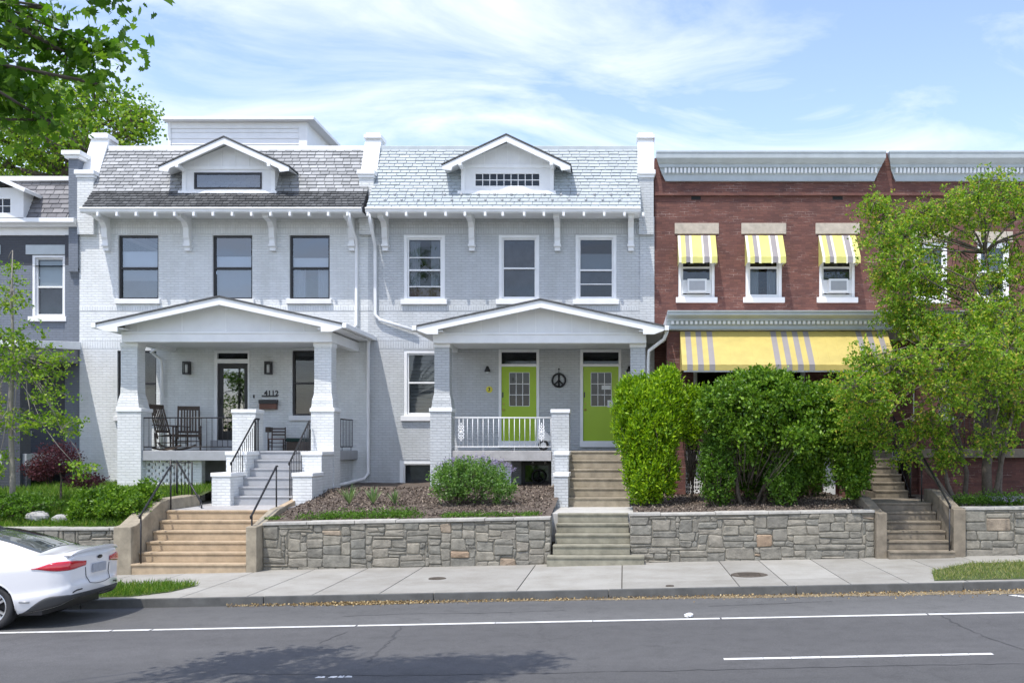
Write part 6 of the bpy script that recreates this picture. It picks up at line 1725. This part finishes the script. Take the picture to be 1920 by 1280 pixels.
for a, b in (((tx + .35, D_ + .1, 1.1), (tx + .5, D_, 4.2)), ((tx - .35, D_ + .2, 1.1), (tx - 1.0, D_ - .1, 3.6)), ((tx + .1, D_, 1.1), (tx + 1.1, D_, 4.6)), ((X(1790, 21.9), 21.9, 1.2), (X(1700, 21.9), 21.9, 2.6)), ((X(1792, 21.9), 21.9, 1.2), (X(1745, 21.9), 21.9, 2.9))):
    limb(ex, a, b, .065, .025, .06, 8, 7)
ex.build('stem', 'bark', T, smooth=True)

# clipped and loose evergreens above the right stone wall
def shrub(name, label, cat, blobs, n, size, lm, group=None, stem=None, elong=1.5, up=0.3, p=.16, lump=.12, lumps=70, width=.5, base=None, fold=.35, outw=.8):
    c0 = blobs[0][0]
    t = thing(name, base or (c0[0], c0[1], 1.1), label, cat, group)
    Ps = []; Os = []
    tot = sum(b[2] for b in blobs)
    for c, r, w in blobs:
        k = int(n * w / tot)
        d = NR.normal(size=(k, 3)); d /= np.linalg.norm(d, axis=1)[:, None]
        # lumpy surface: nearest of random lobe directions bulges out
        ld = NR.normal(size=(lumps, 3)); ld /= np.linalg.norm(ld, axis=1)[:, None]; amp = NR.uniform(-.6, 1, lumps)
        dots = d @ ld.T; wgt = np.exp((dots - 1) * max(45, lumps * .7)); f = (wgt * amp).sum(1) / (wgt.sum(1) + 1e-6)
        u = NR.uniform(0, 1, k) ** p * (1 + lump * f)
        Ps.append(np.array(c) + d * u[:, None] * np.array(r)); Os.append(d)
    P = np.concatenate(Ps); O = np.concatenate(Os)
    keep = P[:, 2] > .9; P, O = P[keep], O[keep]
    leaves('foliage', P, size, lm, t, elong=elong, up=up, out=O, outw=outw, width=width, fold=fold)
    if stem:
        st = MB()
        for a, b, r in stem: limb(st, a, b, r, r * .4, .08, 7, 5)
        st.build('stem', 'bark', t, smooth=True)
    return t
D_ = 22.6
def S_(px_, py_, D, rpx, rpy, w=1, ry=None): return ((X(px_, D), D, Z(py_, D)), (rpx * D / F, ry or rpx * D / F * .95, rpy * D / F), w)
def bushy(name, label, cat, blobs, ncl, per, sig, size, lm, group=None, stem=None, elong=1.6, up=.4, p=.4, shoots=0, base=None, lump=.18, width=.5, dense=0):
    """leaf sprays gathered in clumps, with gaps between them and a few stray shoots"""
    t = thing(name, base or (blobs[0][0][0], blobs[0][0][1], 1.1), label, cat, group)
    tot = sum(b[2] for b in blobs); C = []; O = []
    for c, r, w in blobs:
        k = int(ncl * w / tot); d = NR.normal(size=(k, 3)); d /= np.linalg.norm(d, axis=1)[:, None]
        u = NR.uniform(0, 1, k) ** p * (1 + NR.normal(0, lump, k) * .5)
        C.append(np.array(c) + d * u[:, None] * np.array(r)); O.append(d)
    C = np.concatenate(C); O = np.concatenate(O)
    m_ = NR.randint(int(per * .5), int(per * 1.5), len(C)); P = np.repeat(C, m_, 0); OO = np.repeat(O, m_, 0)
    P = P + NR.normal(size=P.shape) * np.array(sig)
    ex = []
    for i in range(shoots):
        j = NR.randint(len(C)); q = C[j].copy(); v = O[j] * np.array([.5, .5, .3]) + np.array([0, 0, .9]); v /= np.linalg.norm(v); L = NR.uniform(.12, .32)
        for k in range(14): ex.append(q + v * L * k / 14 + NR.normal(0, .012, 3) + np.array([0, 0, -.1 * (k / 14) ** 2]))
    if ex: P = np.concatenate([P, np.array(ex)]); OO = np.concatenate([OO, np.tile(np.array([0, 0, 1.0]), (len(ex), 1))])
    keep = P[:, 2] > 1.0; P, OO = P[keep], OO[keep]
    leaves('foliage', P, size, lm, t, elong=elong, up=up, out=OO, outw=.7, width=width)
    st = MB()
    for a_, b_, r_ in (stem or []): limb(st, a_, b_, r_, r_ * .5, .08, 7, 5)
    for j in NR.choice(len(C), min(60, len(C) // 3), replace=False):
        b0 = stem[0][0] if stem else (C[:, 0].mean(), C[:, 1].mean(), 1.0)
        a_ = Vector(b0).lerp(Vector(tuple(C[j])), .35); limb(st, a_, tuple(C[j]), .010, .003, .08, 4, 3)
    if st.v: st.build('stem', 'bark', t, smooth=True)
    return t
EG = 'evergreen bushes above the right stone wall'
bushy('arborvitae', 'big clipped yellow green arborvitae beside the middle stairs', 'bush', [S_(1214, 800, 22.4, 56, 92, 10), S_(1190, 785, 22.3, 40, 78, 4), S_(1247, 775, 22.5, 38, 82, 4), S_(1225, 880, 22.4, 46, 66, 5), S_(1178, 745, 22.3, 24, 38, 1), S_(1250, 725, 22.5, 26, 34, 2), S_(1205, 880, 22.2, 36, 60, 3)],
      2500, 17, (.026, .026, .062), .042, M['leaf_arbor'], EG, [((.6, 22.4, 1.0), (.6, 22.4, 3), .06)], elong=2.1, up=1.5, p=.15, lump=.10, width=.42)
bushy('arborvitae', 'small yellow green bush showing between the two big rounded bushes', 'bush', [S_(1298, 765, 22.9, 27, 40, 3), S_(1296, 805, 22.8, 20, 36, 2)], 380, 17, (.03, .03, .06), .040, M['leaf_arbor'], EG, [((1.5, 22.9, 1.1), (1.5, 22.9, 2.9), .03)], elong=2.1, up=1.4, p=.3, width=.42)
bushy('evergreen_shrub', 'large loose green shrub with a rounded top in front of the yellow porch awning', 'bush', [S_(1415, 752, 22.0, 88, 60, 10), S_(1348, 765, 21.8, 40, 50, 4), S_(1480, 765, 21.9, 58, 58, 6), S_(1440, 712, 22.1, 52, 24, 3), S_(1395, 810, 21.9, 66, 32, 3), S_(1500, 815, 21.4, 40, 30, 2), S_(1455, 800, 22.4, 60, 50, 3), S_(1400, 850, 22.3, 50, 36, 3), S_(1500, 860, 22.2, 40, 40, 3)],
      1600, 20, (.06, .06, .045), .052, M['leaf_shrub'], EG, [((X(1395, 22.2), 22.2, 1.0), (X(1380, 22.0), 22.0, 3.2), .05), ((X(1425, 22.4), 22.4, 1.0), (X(1450, 22.2), 22.2, 3.2), .05), ((X(1410, 22.3), 22.3, 1.0), (X(1500, 22.0), 22.0, 2.9), .04)], up=.3, p=.52, shoots=90)
bushy('boxwood', 'clipped dark green column bush right of the white breeze blocks', 'bush', [S_(1345, 885, 22.0, 34, 62, 5), S_(1348, 830, 22.1, 30, 36, 2)], 560, 15, (.035, .035, .05), .036, M['leaf_box'], EG, [((X(1345, 22), 22, 1.0), (X(1345, 22), 22, 2.2), .03)], elong=1.8, up=.8, p=.25, shoots=10)
bushy('boxwood', 'dark clipped bush under the large loose shrub, third from the middle stairs', 'bush', [S_(1468, 905, 21.9, 34, 42, 5), S_(1490, 880, 22.3, 30, 40, 2)], 420, 15, (.035, .035, .05), .036, M['leaf_box'], EG, [((X(1466, 21.9), 21.9, 1.0), (X(1466, 21.9), 21.9, 2.0), .03)], elong=1.8, up=.7, p=.3, shoots=8)
bushy('evergreen_shrub', 'upright green bush just left of the shaded right-hand steps', 'bush', [S_(1585, 795, 21.8, 54, 70, 8), S_(1600, 878, 21.7, 36, 52, 4), S_(1545, 760, 21.8, 36, 46, 3), S_(1630, 760, 21.9, 32, 46, 2), S_(1560, 820, 22.3, 40, 50, 2)],
      1050, 20, (.05, .05, .045), .048, M['leaf_shrub'], EG, [((X(1595, 22.1), 22.1, 1.0), (X(1590, 22), 22, 3.2), .05), ((X(1600, 22.2), 22.2, 1.0), (X(1560, 22), 22, 2.9), .04)], up=.4, p=.42, shoots=50)
bushy('background_shrub', 'shaded dark shrub in the back of the bed, right behind the boxwoods', 'bush', [S_(1430, 860, 23.8, 70, 60, 5), S_(1350, 880, 24.0, 30, 50, 1), S_(1520, 870, 23.9, 45, 55, 3), S_(1410, 870, 23.0, 50, 60, 4)], 1100, 17, (.06, .06, .05), .045, M['leaf_box'], None, [((X(1430, 23.8), 23.8, 1.0), (X(1430, 23.8), 23.8, 2.2), .04)], p=.4, shoots=10)
# catmint mound with flower spikes
ft = bushy('catmint', 'rounded catmint mound with lavender flower spikes in the mulch bed', 'plant', [S_(845, 905, 22.2, 38, 34, 5), S_(905, 900, 22.3, 50, 38, 7), S_(870, 885, 22.4, 55, 26, 5), S_(942, 912, 22.2, 24, 26, 2)], 620, 18, (.035, .035, .045), .033, M['leaf_lav'], None, [((X(850 + i * 14, 22.3), 22.3, 1.0), (X(825 + i * 26, 22.3), 22.3, 1.6), .010) for i in range(6)], p=.4, up=.5, shoots=30, base=(X(885, 22.2), 22.2, 1.15))
pts = []
for i in range(150):
    px_ = R.uniform(808, 962); y = 22.3 + R.uniform(-.4, .5); zz = Z(862 + 26 * ((px_ - 885) / 85) ** 2, 22.3) + R.uniform(-.10, .05); hgt = R.uniform(.07, .16)
    for k in range(12): pts.append((X(px_, 22.3) + R.uniform(-.012, .012) + k * .002, y, zz + hgt * k / 12))
leaves('flowers', pts, .016, M['petal_lav'], ft, elong=1.3, width=.7)
# yuccas
for i, (px_, py_, h, lab) in enumerate(((655, 948, .48, 'spiky yucca in the mulch bed, the left one, nearest the tan steps'), (700, 950, .44, 'spiky yucca in the mulch bed, the middle one of three'), (740, 948, .34, 'smallest spiky yucca, the right one of three in the mulch bed'))):
    y = 22.4; x = X(px_, y); z = lerp_prof(PM, y) + .05
    t = thing('yucca', (x, y, z), lab, 'plant', 'yuccas in the mulch bed'); mb = MB()
    for k in range(34):
        a = R.uniform(0, 6.28); tl = R.uniform(.08, .75); L2 = h * R.uniform(.7, 1.1); d = Vector((math.cos(a) * math.sin(tl), math.sin(a) * math.sin(tl), math.cos(tl))); sd_ = Vector((-math.sin(a), math.cos(a), 0)) * .016
        p0 = Vector((x, y, z)); p1 = p0 + d * L2 * .55; p2 = p0 + d * L2 - Vector((0, 0, L2 * .10 * tl))
        mb.add([p0 - sd_ * .7, p0 + sd_ * .7, p1 + sd_, p1 - sd_, p2], [(0, 1, 2, 3), (3, 2, 4)])
    mb.build('blades', M['leaf_yucca'], t)
# trailing ground cover along the wall top
def cover_strip(name, label, spans, y, z, n, size, lm, hang=.1, cat='ground cover'):
    P = []
    for k in range(n):
        a, b, w = R.choice(spans); u = R.random(); x = X(a + (b - a) * u, y)
        P.append((x + R.gauss(0, .04), y + R.uniform(-.12, .55), z(x) + abs(R.gauss(0, w)) - (hang if R.random() < .12 else 0)))
    return tag(leaves(name, P, size, lm, None, elong=1.4, up=.4, kind='stuff'), label, cat)
cover_strip('ground_cover', 'low green creeping plants along the top of the long stone wall', [(500, 525, .03), (555, 640, .05), (600, 680, .07), (650, 790, .06), (690, 770, .08), (830, 900, .03), (900, 1010, .025)], 20.75, lambda x: .955 + .02 * (x + 7.2) + .01, 12000, .026, M['leaf_box'])
cover_strip('ground_cover', 'greenery spilling over the far right stone wall', [(1800, 1920, .08), (1850, 2050, .10)], 20.9, lambda x: 1.30, 9000, .028, M['leaf_box'])
P_ = [(X(R.uniform(1850, 1990), 21), 20.7 + R.random() * .5, 1.36 + R.random() * .1) for _ in range(900)]
tag(leaves('flower_patch', P_, .018, M['petal_lav'], None, elong=1.1, width=.8, kind='stuff'), 'pale pink flowers on top of the far right stone wall', 'flowers')
# left lawn: grass, low shrubs, purple maple
P_ = [(R.uniform(-16, -9.95), 20.56 + 6.8 * R.random() ** 1.25, 0) for _ in range(42000)]
tag(leaves('lawn_grass', [(a, b, lerp_prof(PL, b) + .012 * (a + 24) ) for a, b, c in P_], .045, M['grass'], None, elong=3.4, up=1.6, width=.14, kind='stuff'), 'tall green grass in the left garden above the stone wall', 'grass')
for i, (px_, py_, rx, rz, lab) in enumerate(((165, 945, 30, 26, 'low leafy bush above the left stone wall, left of its two neighbours'), (215, 940, 38, 30, 'low leafy bush in the middle of the three beside the tan steps'), (268, 932, 34, 30, 'low leafy bush right next to the cheek wall of the tan steps'))):
    bushy('low_bush', lab, 'bush', [S_(px_, py_, 21.3, rx, rz, 5), S_(px_ - 12, py_ + 18, 20.85, rx * .7, rz * .8, 3)], 230, 17, (.045, .045, .035), .040, M['leaf_shrub'], 'low bushes above the left stone wall', [((X(px_, 21.3), 21.3, .9), (X(px_, 21.3), 21.3, 1.4), .012)], p=.45, shoots=25, base=(X(px_, 21.3), 21.3, 1.05))
bushy('low_bush', 'low bright green bush at the left edge behind the young tree trunk', 'bush', [S_(50, 950, 21.2, 60, 24, 5), S_(-40, 950, 21.4, 60, 28, 5)], 330, 17, (.045, .045, .035), .040, M['leaf_box'], 'low bushes above the left stone wall', p=.45, shoots=20, base=(X(50, 21.8), 21.8, 1.05))
shrub('japanese_maple', 'small purple leaved japanese maple in the left garden', 'tree', [S_(110, 860, 22.8, 42, 28, 5), S_(75, 880, 22.8, 30, 22, 3), S_(160, 900, 22.6, 36, 13, 3)], 4500, .032, M['leaf_purple'], None, [((X(115, 22.8), 22.8, 1.1), (X(110, 22.8), 22.8, 2.1), .03)], p=.45, lump=.3, base=(X(115, 22.8), 22.8, 1.15))
# white boulders peeking out of the left bed
for px_, py_, r_, lab in ((70, 968, .16, 'pale rock at the edge of the left garden, left one of two'), (115, 972, .13, 'pale rock at the edge of the left garden, right one of two')):
    y = 20.9; mb = MB(); mb.blob((X(px_, y), y, Z(py_, y)), (r_ * 1.6, r_, r_ * .7), 10, 7, 0, .12); tag(mb.build('garden_rock', 'stonegrey', loc=(X(px_, y), y, .9)), lab, 'rock', 'pale rocks in the left garden')
